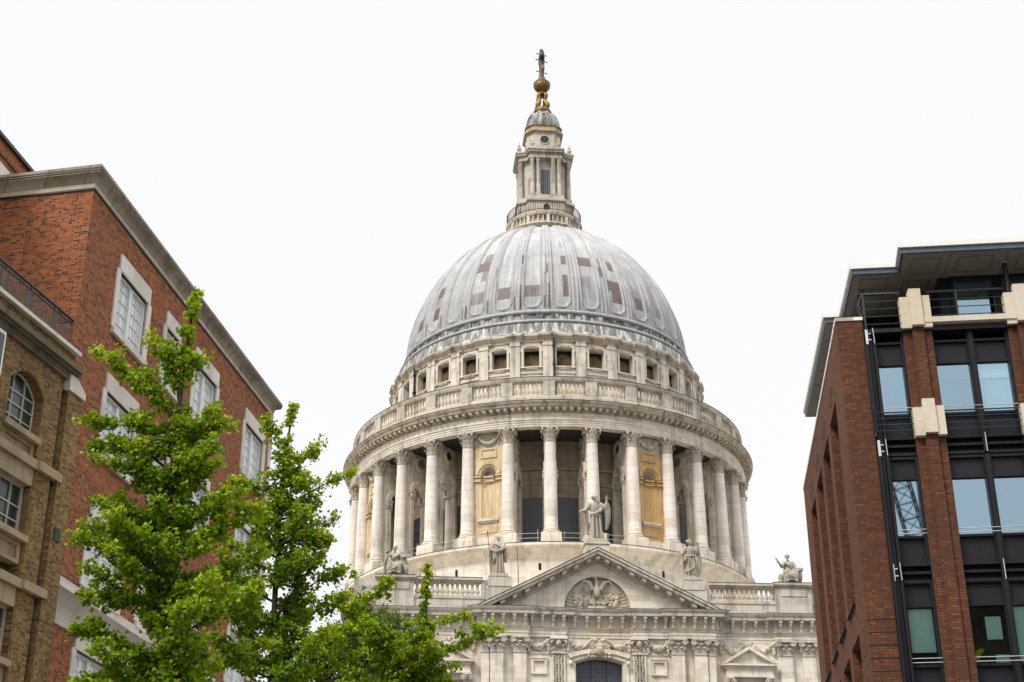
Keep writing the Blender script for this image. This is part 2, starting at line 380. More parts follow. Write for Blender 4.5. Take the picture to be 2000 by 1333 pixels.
        if not closed:
            tr = tessellate_polygon([[Vector((o, z, 0)) for o, z in prof]])
            s.add(P[:k], [tuple(t) for t in tr]); s.add(P[-k:], [tuple(t) for t in tr])
    def build_each(s, name, mat, parent=None):
        """every unconnected piece becomes an object of its own"""
        par = list(range(len(s.v)))
        def fd(i):
            while par[i] != i: par[i] = par[par[i]]; i = par[i]
            return i
        for f in s.f:
            for k in f[1:]: par[fd(k)] = fd(f[0])
        gr = {}
        for fi, f in enumerate(s.f): gr.setdefault(fd(f[0]), []).append(fi)
        out = []
        for fs in gr.values():
            q = MB(); ids = sorted({k for fi in fs for k in s.f[fi]}); mp = {k: i for i, k in enumerate(ids)}
            q.v = [s.v[k] for k in ids]; q.f = [[mp[k] for k in s.f[fi]] for fi in fs]; q.uv = [s.uv[fi] for fi in fs]
            out.append(q.build(name, mat, parent))
        return out
    def build(s, name, mat, parent=None, smooth=None, label=None, link=True):
        me = bpy.data.meshes.new(name); me.from_pydata(s.v, [], s.f)
        bm = bmesh.new(); bm.from_mesh(me)
        bmesh.ops.recalc_face_normals(bm, faces=bm.faces); 
        bm.normal_update()
        ul = bm.loops.layers.uv.new('UVMap'); bm.faces.ensure_lookup_table()
        for f, u in zip(bm.faces, s.uv):
            if u:
                # loops keep their vertices; match by position in the original face
                idx = {v: k for k, v in enumerate(s.f[f.index])}
                for lp in f.loops: lp[ul].uv = u[idx[lp.vert.index]]
            else:
                nn = f.normal
                if abs(nn.z) > .75:
                    for lp in f.loops: lp[ul].uv = (lp.vert.co.x, lp.vert.co.y)
                else:
                    t = Vector((-nn.y, nn.x, 0)); t = t.normalized() if t.length > 1e-6 else Vector((1, 0, 0))
                    if abs(t.x) > abs(t.y):
                        if t.x < 0: t = -t
                    elif t.y < 0: t = -t
                    for lp in f.loops: lp[ul].uv = (lp.vert.co.dot(t), lp.vert.co.z)
        if smooth:
            for f in bm.faces: f.smooth = True
            for e in bm.edges:
                if len(e.link_faces) == 2 and e.calc_face_angle(0) > rad(smooth): e.smooth = False
        bm.to_mesh(me); bm.free()
        me.materials.append(M[mat]); o = bpy.data.objects.new(name, me)
        if link: COL.objects.link(o)
        if parent: o.parent = parent
        if label: o['label'] = label
        return o

def tag(o, label, cat, group=None, kind=None):
    if kind: o['kind'] = kind; return o
    o['label'] = label; o['category'] = cat
    if group: o['group'] = group
    return o
def empty(name, loc=(0, 0, 0), rz=0):
    o = bpy.data.objects.new(name, None); COL.objects.link(o); o.location = loc; o.rotation_euler = (0, 0, rz); o.empty_display_size = .5; return o
def copy_tree(o, parent):
    c = o.copy(); COL.objects.link(c); c.parent = parent
    for ch in list(o.children):
        copy_tree(ch, c)
    return c

# ------------------------------------------------------------ ground
g = MB(); g.box(-900, 900, -400, 1600, -.5, 0); tag(g.build('ground', 'asphalt'), None, None, kind='structure')
g = MB(); g.box(-9, 8.5, -60, 118, -.2, .004); tag(g.build('pavement', 'paving'), None, None, kind='structure')

# ------------------------------------------------------------ cathedral
PHI = rad(5.0)
CATH = empty('cathedral', (3.75, 153.8, 0), PHI)
tag(CATH, 'pale stone domed cathedral with colonnaded drum, lantern and pedimented transept', 'cathedral')
STEP = rad(11.25); HB = STEP / 2
def drumT(b, r=0.):
    sb, cb = sin(b), cos(b)
    return lambda t, d, z: (t * cb + (r + d) * sb, t * sb - (r + d) * cb, z)
def part(mb, name, mat, parent=None, smooth=None): return mb.build(name, mat, parent or CATH, smooth)

# --- body below the drum
b = MB(); b.box(-19.6, 19.6, -33.2, -8, 0, 33.2); b.box(-70, 70, -17, 17, 0, 31)
part(b, 'transept_wall', 'stone')
b = MB()
b.lathe([(20.3, 28), (20.3, 42.2), (20.5, 42.35), (20.55, 42.5), (20.7, 42.65), (21.05, 43.1), (21.3, 43.2), (21.3, 43.46), (16.8, 43.47)], 192)
lw = part(b, 'drum_base', 'stone_front', smooth=40)
b = MB()
for k in range(-5, 7):
    a = k * STEP + rad(2.6); T = drumT(a, 20.3); b.T = T; b.box(-.13, .13, -.4, .006, 41.1, 41.75)
b.build_each('ventilation_slit', 'void', CATH)
# inner drum wall behind the colonnade
WR = 17.0
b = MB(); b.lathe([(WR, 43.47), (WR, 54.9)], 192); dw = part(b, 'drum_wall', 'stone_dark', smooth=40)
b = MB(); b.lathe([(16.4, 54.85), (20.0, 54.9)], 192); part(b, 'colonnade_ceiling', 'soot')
KS = range(-8, 9)                      # columns on the side towards the viewer
def bang(k): return k * STEP - HB      # column angle in the cathedral frame
niches = [j for j in range(-9, 10) if (j - 2) % 4 == 0]     # bay j lies between column j and j+1
# drum bay windows
win0 = None
for j in range(-8, 8):
    if j in niches: continue
    a = bang(j) + HB
    if win0 is None or True:
        b = MB(drumT(a, WR))
        b.box(-.95, .95, -.3, .05, 43.5, 49.14); w_ = part(b, 'drum_window', 'drum_glass')
        b = MB(drumT(a, WR))
        for x in (-1, 1): b.box(x * 1.08 - .14, x * 1.08 + .14, -.1, .16, 43.5, 50.4)
        b.box(-1.22, 1.22, -.1, .18, 50.4, 50.75); b.box(-.94, .94, -.1, .09, 49.14, 50.4)
        b.box(-1.5, 1.5, -.1, .26, 51.9, 52.1); b.box(-1.5, 1.5, -.1, .14, 52.1, 52.2)
        for x in (-1, 1): b.box(x * 1.2 - .12, x * 1.2 + .12, -.1, .12, 52.2, 54.85)
        b.box(-1.08, 1.08, -.1, .12, 54.5, 54.85)
        for q in range(9): b.box(-.9 + q * .2, -.8 + q * .2, 0, .13, 49.2, 50.35)
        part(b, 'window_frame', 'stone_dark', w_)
# radial walls with arch and oculus
def arc_pts(cx, cz, r, a0, a1, n): return [(cx + r * cos(a0 + (a1 - a0) * i / n), cz + r * sin(a0 + (a1 - a0) * i / n)) for i in range(n + 1)]
def radial_wall(k):
    bb = bang(k)
    T0 = drumT(bb, 0)
    T = lambda x, y, z: T0(y, x, z)             # x: radius, y: tangential
    b = MB(T); c0, c1 = 17.35, 19.2; cx = (c0 + c1) / 2; hr = (c1 - c0) / 2
    poly = [(16.9, 43.47), (c0, 43.47), (c0, 50.95)] + arc_pts(cx, 50.95, hr, PI, 0, 10)[1:-1] + [(c1, 50.95), (c1, 43.47), (20.0, 43.47), (20.0, 54.87), (16.9, 54.87)]
    b.prism(poly, -.42, .42)
    o = part(b, 'radial_wall', 'stone')
    b = MB(T)
    for sd_ in (-1, 1):
        y0, y1 = (.42, .62) if sd_ > 0 else (-.62, -.42)
        ring = arc_pts(cx, 50.95, hr + .42, PI, 0, 14) + arc_pts(cx, 50.95, hr, 0, PI, 14)
        b.prism(ring, y0, y1)
        rg = arc_pts(cx, 53.95, .78, 0, 2 * PI, 16)[:-1]; n = 16
        pts = [(x, y0 if sd_ < 0 else y1, z) for x, z in rg] + [(cx + (x - cx) * .72, y0 if sd_ < 0 else y1, 53.95 + (z - 53.95) * .72) for x, z in rg] + [(x, 0, z) for x, z in rg]
        b.add(pts, [(i, (i + 1) % n, n + (i + 1) % n, n + i) for i in range(n)] + [(i, (i + 1) % n, 2 * n + (i + 1) % n, 2 * n + i) for i in range(n)])
        for x in (c0 - .02, c1 + .02):
            e0, e1 = (x - .3, x) if x < cx else (x, x + .42)
            b.box(e0, e1, y0, y1, 43.5, 50.1)
    part(b, 'arch_moulding', 'stone', o)
    for x in (c0 - .12, c1 + .2):
        b = MB(T)
        b.box(x - .3, x + .3, -.66, .66, 50.12, 50.28)
        for sd_ in (-1, 1):
            for q in range(3): b.ball((x - .2 + .2 * q, sd_ * .64, 50.48), (.12, .13, .26), 6, 5)
            b.box(x - .34, x + .34, sd_ * .64 - .1, sd_ * .64 + .1, 50.7, 50.94)
        part(b, 'impost_capital', 'carved', o)
    b = MB(T)
    for sd_ in (-1, 1):
        n = 14; b.add([(cx, sd_ * .43, 54.0)] + [(cx + .44 * cos(2 * PI * i / n), sd_ * .43, 54 + .44 * sin(2 * PI * i / n)) for i in range(n)], [(0, 1 + i, 1 + (i + 1) % n) for i in range(n)])
    part(b, 'oculus', 'soot' if k % 4 else 'stone_dark', o)  # flat disc darkened to stand for the shade of the opening
for k in KS: radial_wall(k)

# column prototype at column 0
def corinthian(b, r, z0, z1, square=False):
    h = z1 - z0
    b.lathe([(r * .96, z0), (r * 1.06, z0 + .04), (r * 1.06, z0 + .1), (r * .97, z0 + .13), (r * 1.0, z0 + h * .5), (r * 1.22, z0 + h * .86)], 16)
    for row, (zb, zt, out, off) in enumerate([(.08, .42, .33, 0), (.3, .70, .42, .5)]):
        for i in range(8):
            a = 2 * PI * (i + off) / 8; T = drumT(a, r)
            w_ = r * .42
            P = []
            for q, (zz, d, ww) in enumerate([(zb, .01, .8), (zb + (zt - zb) * .55, .07, 1.0), (zt - .06, .16, .85), (zt, out * .72, .6), (zt - .10, out * .8, .3)]):
                for sx in (-1, 0, 1): P.append(T(sx * w_ * ww * .5, d + (.05 if sx == 0 else 0) * r, z0 + zz * h))
            b.add(P, [(q * 3 + x, q * 3 + x + 1, q * 3 + x + 4, q * 3 + x + 3) for q in range(4) for x in range(2)])
    for i in range(4):
        a = PI / 4 + i * PI / 2; T = drumT(a, r)
        pts = [T(0, .02, z0 + h * .58), T(0, .18, z0 + h * .74), T(0, .36, z0 + h * .86), T(0, .47, z0 + h * .84), T(0, .5, z0 + h * .75), T(0, .42, z0 + h * .70), T(0, .38, z0 + h * .76)]
        b.tube(pts, [.05, .07, .09, .09, .08, .07, .05], 5)
    for i in range(4):
        T = drumT(i * PI / 2, r)
        for sx in (-1, 1): b.ball(T(sx * .17, .26, z0 + h * .76), (.11, .11, .12), 6, 5)
        b.ball(T(0, .38, z0 + h * .93), .11, 6, 5)
    e = r * 1.48; q = .82
    pl = []
    for i in range(4):
        a = PI / 4 + i * PI / 2
        for da in (-.09, .09): pl.append((e * 1.32 * cos(a + da), e * 1.32 * sin(a + da)))
        a2 = a + PI / 4; pl.append((e * q * cos(a2), e * q * sin(a2)))
    b.prism_z(pl, z0 + h * .88, z1)
def column_proto():
    b = MB()
    pr = []
    z0, z1 = 44.88, 53.45
    for i in range(13):
        t = i / 12; pr.append((.615 - .105 * max(0, t - .25) ** 1.4 / .75 ** 1.4, z0 + (z1 - z0) * t))
    b.lathe([(.70, 44.86), (.66, z0 + .04)] + pr[1:] + [(.56, z1)], 28, ruv=.6)
    col = b.build('drum_column', 'stone_clean', CATH, smooth=40)
    b = MB(); b.taper(-.98, .98, -.95, .95, 43.5, 44.42, .05); b.build('pedestal', 'stone', col)
    b = MB(); b.lathe([(0, 44.42), (.86, 44.42), (.92, 44.5), (.88, 44.6), (.78, 44.64), (.76, 44.7), (.80, 44.76), (.76, 44.84), (.70, 44.87)], 28); b.build('base_moulding', 'stone_clean', col, smooth=35)
    b = MB(); corinthian(b, .52, 53.45, 54.92); b.build('capital', 'carved', col, smooth=50)
    return col
col0 = column_proto()
CR = 20.32
def place_col(c, k):
    a = bang(k); c.location = (CR * sin(a), -CR * cos(a), 0); c.rotation_euler = (0, 0, a)
place_col(col0, 0)
for k in KS:
    if k == 0: continue
    c = copy_tree(col0, CATH); place_col(c, k)

# niche panels
def niche(j):
    a = bang(j) + HB; mat = 'ochre' if j in (2,) else 'ochre_pale'
    T = drumT(a, 0); b = MB(T); R_ = 19.95
    hw = 1.42
    # wall with arched opening for the shell
    poly = [(-hw, 44.6), (hw, 44.6), (hw, 53.4), (-hw, 53.4)]
    rr = .72; cz = 50.75
    poly = [(-hw, 44.6), (hw, 44.6), (hw, 50.75), (rr, 50.75)] + arc_pts(0, cz, rr, 0, PI, 14)[1:-1] + [(-rr, 50.75), (-hw, 50.75)]
    b.prism([(-hw, 44.6), (hw, 44.6), (hw, 46.4), (-hw, 46.4)], 19.2, R_)
    for x0, x1 in ((-hw, -rr), (rr, hw)): b.prism([(x0, 46.4), (x1, 46.4), (x1, 50.75), (x0, 50.75)], 19.2, R_)
    nq = 14; P = []
    for i in range(nq + 1):
        t = PI * i / nq
        for z in (46.4, 50.75): P.append((rr * cos(t), R_ - .34 * sin(t), z))
    b.add(P, [(2 * i, 2 * i + 2, 2 * i + 3, 2 * i + 1) for i in range(nq)])
    b.prism([(hw, 50.75), (hw, 53.45), (-hw, 53.45), (-hw, 50.75), (-rr, 50.75)] + arc_pts(0, cz, rr, PI, 0, 14)[1:-1] + [(rr, 50.75)], 19.2, R_)
    pn = part(b, 'niche_panel', mat)
    b = MB(T)
    b.prism(arc_pts(0, cz, rr + .5, 0, PI, 18) + arc_pts(0, cz, rr + .26, PI, 0, 18), R_, R_ + .24)
    b.prism(arc_pts(0, cz, rr + .26, 0, PI, 18) + arc_pts(0, cz, rr + .06, PI, 0, 18), R_, R_ + .12)
    for z, o in ((50.5, .26), (50.3, .14), (50.1, .22)):
        for x in (-1, 1): b.box(min(x * rr, x * hw), max(x * rr, x * hw), R_ - .05, R_ + o, z, z + .13)
        n = 14; P = []
        for i in range(n + 1):
            t = PI * i / n
            for dd in (0, o):
                for zz in (z, z + .13): P.append(((rr - dd * .8) * cos(t), R_ - (.34 - dd) * sin(t) + (.0 if 0 < i < n else o), zz))
        b.add(P, [f_ for i in range(n) for f_ in ((4 * i + 2, 4 * i + 6, 4 * i + 7, 4 * i + 3), (4 * i, 4 * i + 4, 4 * i + 6, 4 * i + 2), (4 * i + 1, 4 * i + 5, 4 * i + 7, 4 * i + 3))])
    # framed panels, shelf, pilaster edges
    for (x0, x1, z0, z1) in ((-.8, .8, 52.42, 53.36),):
        for q in ((x0, x1, z0, z0 + .14), (x0, x1, z1 - .14, z1)): b.box(q[0], q[1], R_, R_ + .1, q[2], q[3])
        for q in ((x0, x0 + .14), (x1 - .14, x1)): b.box(q[0], q[1], R_, R_ + .1, z0 + .14, z1 - .14)
    for x in (-1, 1): b.box(x * 1.22 - .2, x * 1.22 + .2, R_ - .02, R_ + .05, 44.62, 50.05)
    b.box(-.85, .85, R_, R_ + .06, 45.0, 45.1); b.box(-hw, hw, R_ - .02, R_ + .08, 46.38, 46.46)
    for x in (-1, 1): b.box(x * .8 - .05, x * .8 + .05, R_, R_ + .06, 45.1, 45.9)
    part(b, 'niche_moulding', mat, pn)
    b = MB(T); b.box(-1.0, 1.0, R_ - .02, R_ + .26, 46.15, 46.3); b.box(-.9, .9, R_, R_ + .15, 46.0, 46.15); part(b, 'niche_shelf', 'stone_plain', pn)
    # ribbed shell
    b = MB(T); n = 9; P = [(0, R_ - .34, cz)]
    for i in range(2 * n + 1):
        t = PI * i / (2 * n); d = R_ - .30 + (.08 if i % 2 else -.12)
        P.append((.40 * cos(t), d - .12, cz + .40 * sin(t))); P.append((.71 * cos(t), R_ - .06 + (.06 if i % 2 else -.16), cz + .71 * sin(t)))
    F_ = []
    for i in range(2 * n): F_ += [(0, 1 + 2 * i, 3 + 2 * i), (1 + 2 * i, 2 + 2 * i, 4 + 2 * i, 3 + 2 * i)]
    b.add(P, F_); part(b, 'niche_shell', 'carved', pn)
    b = MB(T)
    b.box(-hw, hw, 19.2, R_ - .02, 53.45, 54.9)
    for i in range(9):
        t = -1 + 2 * i / 8; b.ball((t * .85, R_ + .12, 54.35 - .5 * (1 - t * t)), (.2, .2, .2), 7, 5)
    for x in (-1, 1):
        b.ball((x * .95, R_ + .06, 54.55), (.2, .14, .2), 7, 5)
        for q in range(4): b.ball((x * (.98), R_ + .04, 54.3 - .17 * q), (.13 - .015 * q, .1, .12), 6, 5)
    part(b, 'niche_festoon', 'carved', pn)
    b = MB(T); b.box(-1.2, 1.2, 19.2, R_ + .32, 43.48, 44.25); b.box(-1.3, 1.3, 19.2, R_ + .12, 44.25, 44.6); part(b, 'niche_plinth', 'stone', pn)
for j in (-6, -2, 2, 6): niche(j)

# guard rails between pedestals
def guard(j):
    a = bang(j) + HB; b = MB(drumT(a, 20.75))
    for x in (-.85, .8): b.tube([(x, 0, 43.45), (x, 0, 44.85 if x > 0 else 44.6)], .03, 5)
    for z in (44.0, 44.45): b.tube([(-1.0, 0, z), (1.0, 0, z)], .026, 5)
    part(b, 'guard_rail', 'galv')
for j in (-4, -3, -1, 0, 1): guard(j)

# entablature of the colonnade
b = MB()
b.lathe([(19.65, 55.6), (19.65, 54.93), (20.86, 54.93), (20.86, 55.12), (20.91, 55.13), (20.91, 55.33), (20.97, 55.34), (20.97, 55.5), (21.06, 55.56), (21.06, 55.63), (20.86, 55.68), (20.84, 56.12), (20.9, 56.2), (20.88, 56.26)], 256)
part(b, 'colonnade_entablature', 'stone_front', smooth=30)
b = MB()
b.lathe([(20.85, 56.25), (20.9, 56.74), (21.56, 56.76), (21.58, 56.94), (21.66, 56.98), (21.8, 57.12), (21.8, 57.24), (20.6, 57.3), (16.4, 57.32)], 256)
nm = 192
for i in range(nm):
    a = 2 * PI * i / nm; b.T = drumT(a, 0); b.box(-.15, .15, 20.88, 21.46, 56.46, 56.755)
b.T = None
part(b, 'stone_gallery_cornice', 'stone_sooty', smooth=30)
# balustrade
b = MB()
b.lathe([(20.1, 57.3), (20.82, 57.3), (20.82, 57.98), (20.76, 58.06), (20.76, 58.13), (20.15, 58.13)], 256)
BJ = range(-8, 8)
b.lathe([(20.2, 59.6), (20.74, 59.6), (20.78, 59.68), (20.86, 59.9), (20.86, 60.0), (20.7, 60.1), (20.2, 60.1)], 256)
for k in range(32):
    b.arc(k * STEP - HB - rad(1.55), k * STEP - HB + rad(1.55), 20.12, 20.78, 58.13, 59.6, 4)
bal = part(b, 'gallery_balustrade', 'stone_grey', smooth=30)
def baluster_mb(h, r=.17):
    b = MB(); z = lambda t: t * h
    b.box(-r, r, -r, r, 0, z(.08)); b.box(-r, r, -r, r, z(.92), h)
    b.lathe([(r * .8, z(.08)), (r * .95, z(.11)), (r * .6, z(.16)), (r * 1.0, z(.30)), (r * .9, z(.42)), (r * .55, z(.56)), (r * .5, z(.72)), (r * .7, z(.76)), (r * .6, z(.8)), (r * .85, z(.92))], 8)
    return b
bproto = baluster_mb(1.47); nb = 7
bal0 = bproto.build('baluster', 'stone_plain', bal, smooth=40); first = True
rest = MB()
for k in range(32):
    for i in range(nb):
        a = k * STEP - HB + rad(1.55) + (STEP - rad(3.1)) * (i + .5) / nb
        aa = (a + PI) % (2 * PI) - PI
        near = -rad(11.25 * 4.5) < aa - 0 < rad(11.25 * 4.5)
        if near:
            o = bal0 if first else bal0.copy()
            if not first: COL.objects.link(o)
            first = False; o.location = (20.46 * sin(a), -20.46 * cos(a), 58.13); o.rotation_euler = (0, 0, a)
        else:
            T = drumT(a, 20.46); rest.T = lambda x, y, z, T=T: T(x, -y, z + 58.13); rest.add(bproto.v, bproto.f)
rest.T = None
ro = rest.build('baluster_row', 'stone_plain', bal, smooth=40); ro['kind'] = 'stuff'

# attic storey
AR = 16.6
aw = MB()
NW = 1.0
z0w, z1w = 63.08, 64.92
hwa = .78 / AR
for k in range(32):
    a = k * STEP
    aw.lathe([(AR, 57.3), (AR, z0w)], 4, a - HB, a + HB, ruv=AR); aw.lathe([(AR, z1w), (AR, 66.1)], 4, a - HB, a + HB, ruv=AR)
    aw.lathe([(AR, z0w), (AR, z1w)], 2, a - HB, a - hwa, ruv=AR); aw.lathe([(AR, z0w), (AR, z1w)], 2, a + hwa, a + HB, ruv=AR)
    T = drumT(a, 0); aw.T = T
    for sx in (-1, 1):
        aw.add([(sx * .78, AR - .0, z0w), (sx * .78, AR - .7, z0w), (sx * .78, AR - .7, z1w), (sx * .78, AR - .0, z1w)], [(0, 1, 2, 3)])
    for z in (z0w, z1w): aw.add([(-.78, AR - .0, z), (.78, AR - .0, z), (.78, AR - .7, z), (-.78, AR - .7, z)], [(0, 1, 2, 3)])
    aw.T = None
attic = part(aw, 'attic_wall', 'stone')
def attic_window(k):
    a = k * STEP; b = MB(drumT(a, 0)); b.add([(-.8, AR - .6, z0w - .02), (.8, AR - .6, z0w - .02), (.8, AR - .6, z1w + .02), (-.8, AR - .6, z1w + .02)], [(0, 1, 2, 3)])
    w_ = part(b, 'attic_window', 'void')
    b = MB(drumT(a, 0)); q = AR
    for sx in (-1, 1):
        b.box(sx * .89 - .11, sx * .89 + .11, q - .02, q + .13, z0w - .11, z1w + .1); b.box(sx * 1.06 - .06, sx * 1.06 + .06, q - .02, q + .13, z1w - .35, z1w + .14)
    b.box(-1.0, 1.0, q - .02, q + .13, z1w + .1, z1w + .24); b.box(-.55, .55, q - .02, q + .19, z1w + .24, z1w + .36); b.box(-1.12, 1.12, q - .02, q + .1, z1w + .14, z1w + .22)
    b.box(-1.12, 1.12, q - .02, q + .18, z0w - .26, z0w - .11); b.box(-.55, .55, q - .02, q + .13, z0w - .4, z0w - .26)
    b.box(-1.1, 1.1, q - .02, q + .08, z0w - .85, z0w - .72)
    part(b, 'window_surround', 'stone_plain', w_)
    b = MB(drumT(a, 0)); r2 = .7
    P = [(0, AR - .57, z0w + .62)] + [(max(-.78, min(.78, .86 * cos(t))), AR - .57, max(z0w, z0w + .62 + .82 * sin(t))) for t in [2 * PI * i / 20 for i in range(20)]]
    b.add(P, [(0, 1 + i, 1 + (i + 1) % 20) for i in range(20)]); part(b, 'window_boarding', 'ply', w_)
for k in range(-8, 9): attic_window(k)
b = MB()
for k in range(-8, 10):
    a = k * STEP - HB; b = MB(drumT(a, 0))
    b.box(-.5, .5, AR - .05, AR + .26, 57.3, 65.2); b.box(-.56, .56, AR - .05, AR + .33, 65.2, 65.34); b.box(-.5, .5, AR - .05, AR + .28, 65.34, 65.75); b.box(-.62, .62, AR - .05, AR + .34, 57.3, 58.4)
    part(b, 'attic_pilaster', 'stone')
b = MB()
def arcs(prof, b0, b1, n=6): b.lathe(prof, n, b0, b1)
for k in range(32):
    a = k * STEP - HB; w1 = rad(3.0)
    base = [(AR - .1, 65.62), (AR + .08, 65.64), (AR + .12, 65.8), (AR + .2, 65.9), (AR + .36, 66.12), (AR + .42, 66.2), (AR + .42, 66.42), (AR + .3, 66.52), (AR - .3, 66.56)]
    b.lathe(base, 6, a + w1, a + STEP - w1)
    b.lathe([(r + .22 if r > AR else r, z + .004) for r, z in base], 4, a - w1, a + w1)
    for sg in (-1, 1):
        aa = a + sg * w1
        q = [(r, z) for r, z in base]; P = [((r) * sin(aa), -(r) * cos(aa), z) for r, z in q] + [((r + .22) * sin(aa), -(r + .22) * cos(aa), z) for r, z in q]
        n = len(q); b.add(P, [(i, i + 1, n + i + 1, n + i) for i in range(n - 1)])
    nd = 13
    for i in range(nd):
        t = a - HB + STEP * (i + .5) / nd + HB; d = AR + .3 if not (abs(((t - a + HB) % STEP) - HB) < w1) else AR + .52
        b.T = drumT(t, 0); b.box(-.07, .07, d - .2, d - .08, 65.92, 66.06); b.T = None
part(b, 'attic_cornice', 'stone_sooty')
b = MB()
b.lathe([(16.9, 66.54), (16.5, 67.0), (16.35, 67.9), (16.2, 68.0), (16.22, 68.05)], 192)
part(b, 'dome_step', 'lead_streak', smooth=50)
for zc, rc, rr in ((68.22, 16.14, .21), (69.48, 15.62, .24)):
    b = MB(); b.lathe([(rc + rr * cos(t), zc + rr * sin(t)) for t in [-PI * .6 + 1.4 * PI * i / 8 for i in range(9)]], 192); part(b, 'roll_moulding', 'lead', smooth=60)
b = MB(); b.lathe([(16.1, 68.1), (15.75, 68.5), (15.62, 69.3), (15.5, 69.4), (15.3, 69.62)], 192)
part(b, 'dome_step', 'lead_streak', smooth=50)
b = MB(); 
for k in range(-17, 17):
    a = (k + .5) * STEP / 2
    b.T = drumT(a, 0); b.box(-.42, .42, 15.4, 16.24, 66.7, 67.75); b.box(-.36, .36, 15.2, 15.8, 68.4, 69.2)
b.T = None
b.build_each('step_panel', 'lead_streak', CATH)
b = MB()
for k in (0, -5):
    b.T = drumT(bang(k) + rad(2.2 if k == 0 else 2.0), 0)
    b.tube([(-.05, AR + .35, 66.0), (-.05, AR + .30, 60.0), (-.05, AR + .30, 57.4)], .11, 6)
    for z in (65, 63, 61, 59): b.box(-.2, .1, AR + .15, AR + .47, z, z + .25)
b.T = None
part(b, 'drainpipe', 'iron')

# --- dome
def dome_rz(t):
    p = 1.88; c_, s_ = max(cos(t), 1e-9), sin(t)
    return 15.32 * c_ ** (2 / p), 69.6 + 16.75 * s_ ** (2 / p)
tab = [dome_rz(PI / 2 * i / 2000) for i in range(2001)]
arcl = [0]
for i in range(1, 2001): arcl.append(arcl[-1] + math.hypot(tab[i][0] - tab[i - 1][0], tab[i][1] - tab[i - 1][1]))
tarr = np.array(arcl); rarr = np.array([t[0] for t in tab]); zarr = np.array([t[1] for t in tab])
s_end = float(np.interp(-4.3, -rarr, tarr))
rows = np.concatenate([np.linspace(0, 3.4, 52), np.linspace(3.4, s_end, 90)[1:]])
ss = np.array([-.5, -.45, -.42, -.395, -.37, -.345, -.325, -.305, -.29, -.275, -.26, -.2, -.1, 0, .1, .2, .26, .275, .29, .305, .325, .345, .37, .395, .42, .45])
ROWH = 1.52
# oxidised lead sheets (bay right of axis = 0): (bay, row, from, to, strength)
ox = [(-1, 1, -.26, .26, .42), (-2, 1, -.24, .25, .5), (-3, 1, -.26, .2, .36), (-3, 3, -.05, .26, .38), (-3, 4, -.26, .26, .55), (-3, 5, -.1, .26, .4), (-5, 3, -.2, .26, .5), (-5, 2, -.2, .2, .3), (-5, 1, -.1, .26, .52), (-6, 1, -.26, .2, .45), (-6, 2, 0, .26, .4),
      (0, 4, .06, .26, .5), (0, 2, .02, .26, .48), (0, 1, .08, .26, .5), (1, 4, -.26, .26, .52), (1, 2, -.26, .12, .3), (2, 4, -.02, .22, .45), (2, 2, -.22, .26, .5), (2, 1, -.14, .26, .48), (3, 2, -.2, .2, .28), (3, 1, -.1, .2, .46), (4, 3, -.1, .1, .3), (-1, 5, -.2, .2, .12), (-7, 2, -.2, .2, .35), (-2, 5, -.26, .1, .18), (-3, 2, -.26, .0, .2), (-4, 1, -.2, .2, .16), (4, 2, -.2, .1, .3), (4, 1, -.1, .2, .34), (5, 2, -.2, .2, .24), (3, 3, -.2, .0, .2), (1, 1, -.2, .2, .2), (-1, 4, -.2, .26, .14), (-4, 4, -.1, .2, .2), (-6, 3, -.2, .2, .3), (0, 6, .1, .2, .3), (2, 5, -.2, .0, .18)]
ribox = [(-1, 4, -.40, .5), (-1, 0, -.40, .55), (-1, 1, -.40, .4), (0, 4, -.49, .5), (0, 3, -.48, .5), (0, 1, -.42, .45), (0, 0, -.42, .5), (-1, 0, .42, .45), (-1, 2, .44, .35), (-2, 3, -.35, .45), (-2, 0, .40, .55), (-3, 0, .42, .45), (-3, 0, -.42, .5), (-4, 3, -.34, .45), (2, 4, -.42, .45), (2, 3, -.42, .5), (2, 3, -.48, .4), (3, 3, -.38, .45), (1, 1, .42, .3), (-6, 2, .4, .5), (-6, 3, .4, .4), (-5, 0, .42, .45), (-5, 0, -.42, .4), (-4, 0, .45, .4), (3, 1, .4, .3), (1, 0, -.4, .3)]
V = []; UVp = []; OX = []
nb_ = 32; nc = nb_ * len(ss)
for s_ in rows:
    r = float(np.interp(s_, tarr, rarr)); z = float(np.interp(s_, tarr, zarr))
    r2 = float(np.interp(s_ + .05, tarr, rarr)); z2 = float(np.interp(s_ + .05, tarr, zarr)); nn = Vector((z2 - z, -(r2 - r))).normalized()
    bw = r * STEP
    for k in range(nb_):
        for t in ss:
            x = t * bw; ph = .30 * bw
            cz_ = .55 + .30 * 3.0
            if s_ >= cz_: d = abs(x) - ph
            else:
                d = math.hypot(x, s_ - cz_) - .30 * 3.0 * (ph / (.3 * 3.0))
            rise = min(1, r / 9)
            h = .12 * rise if d > 0 else 0
            h += .14 * rise * math.exp(-(d / .10) ** 2)
            # two ridge rolls on each rib
            e = abs(abs(t) - .43) * bw; h += .18 * rise * math.exp(-(e / .09) ** 2) if s_ > .1 else 0
            o = 0
            kk = k if k < 16 else k - 32
            row = int((s_ - .35) / ROWH) if s_ > .35 else -1
            for (bb, rw, t0, t1, st) in ox:
                if kk == bb and rw == row and t0 <= t <= t1 and d < -.02: o = max(o, st)
            for (bb, rw, tt, st) in ribox:
                if kk == bb and rw == row and abs(t - tt) < .035: o = max(o, st)
            a = (k * STEP) + t * STEP
            R_ = r + nn.x * h
            V.append((R_ * sin(a), -R_ * cos(a), z + nn.y * h)); UVp.append(((k + t), s_ / ROWH - .35 / ROWH)); OX.append(o)
Fd = []; Ud = []
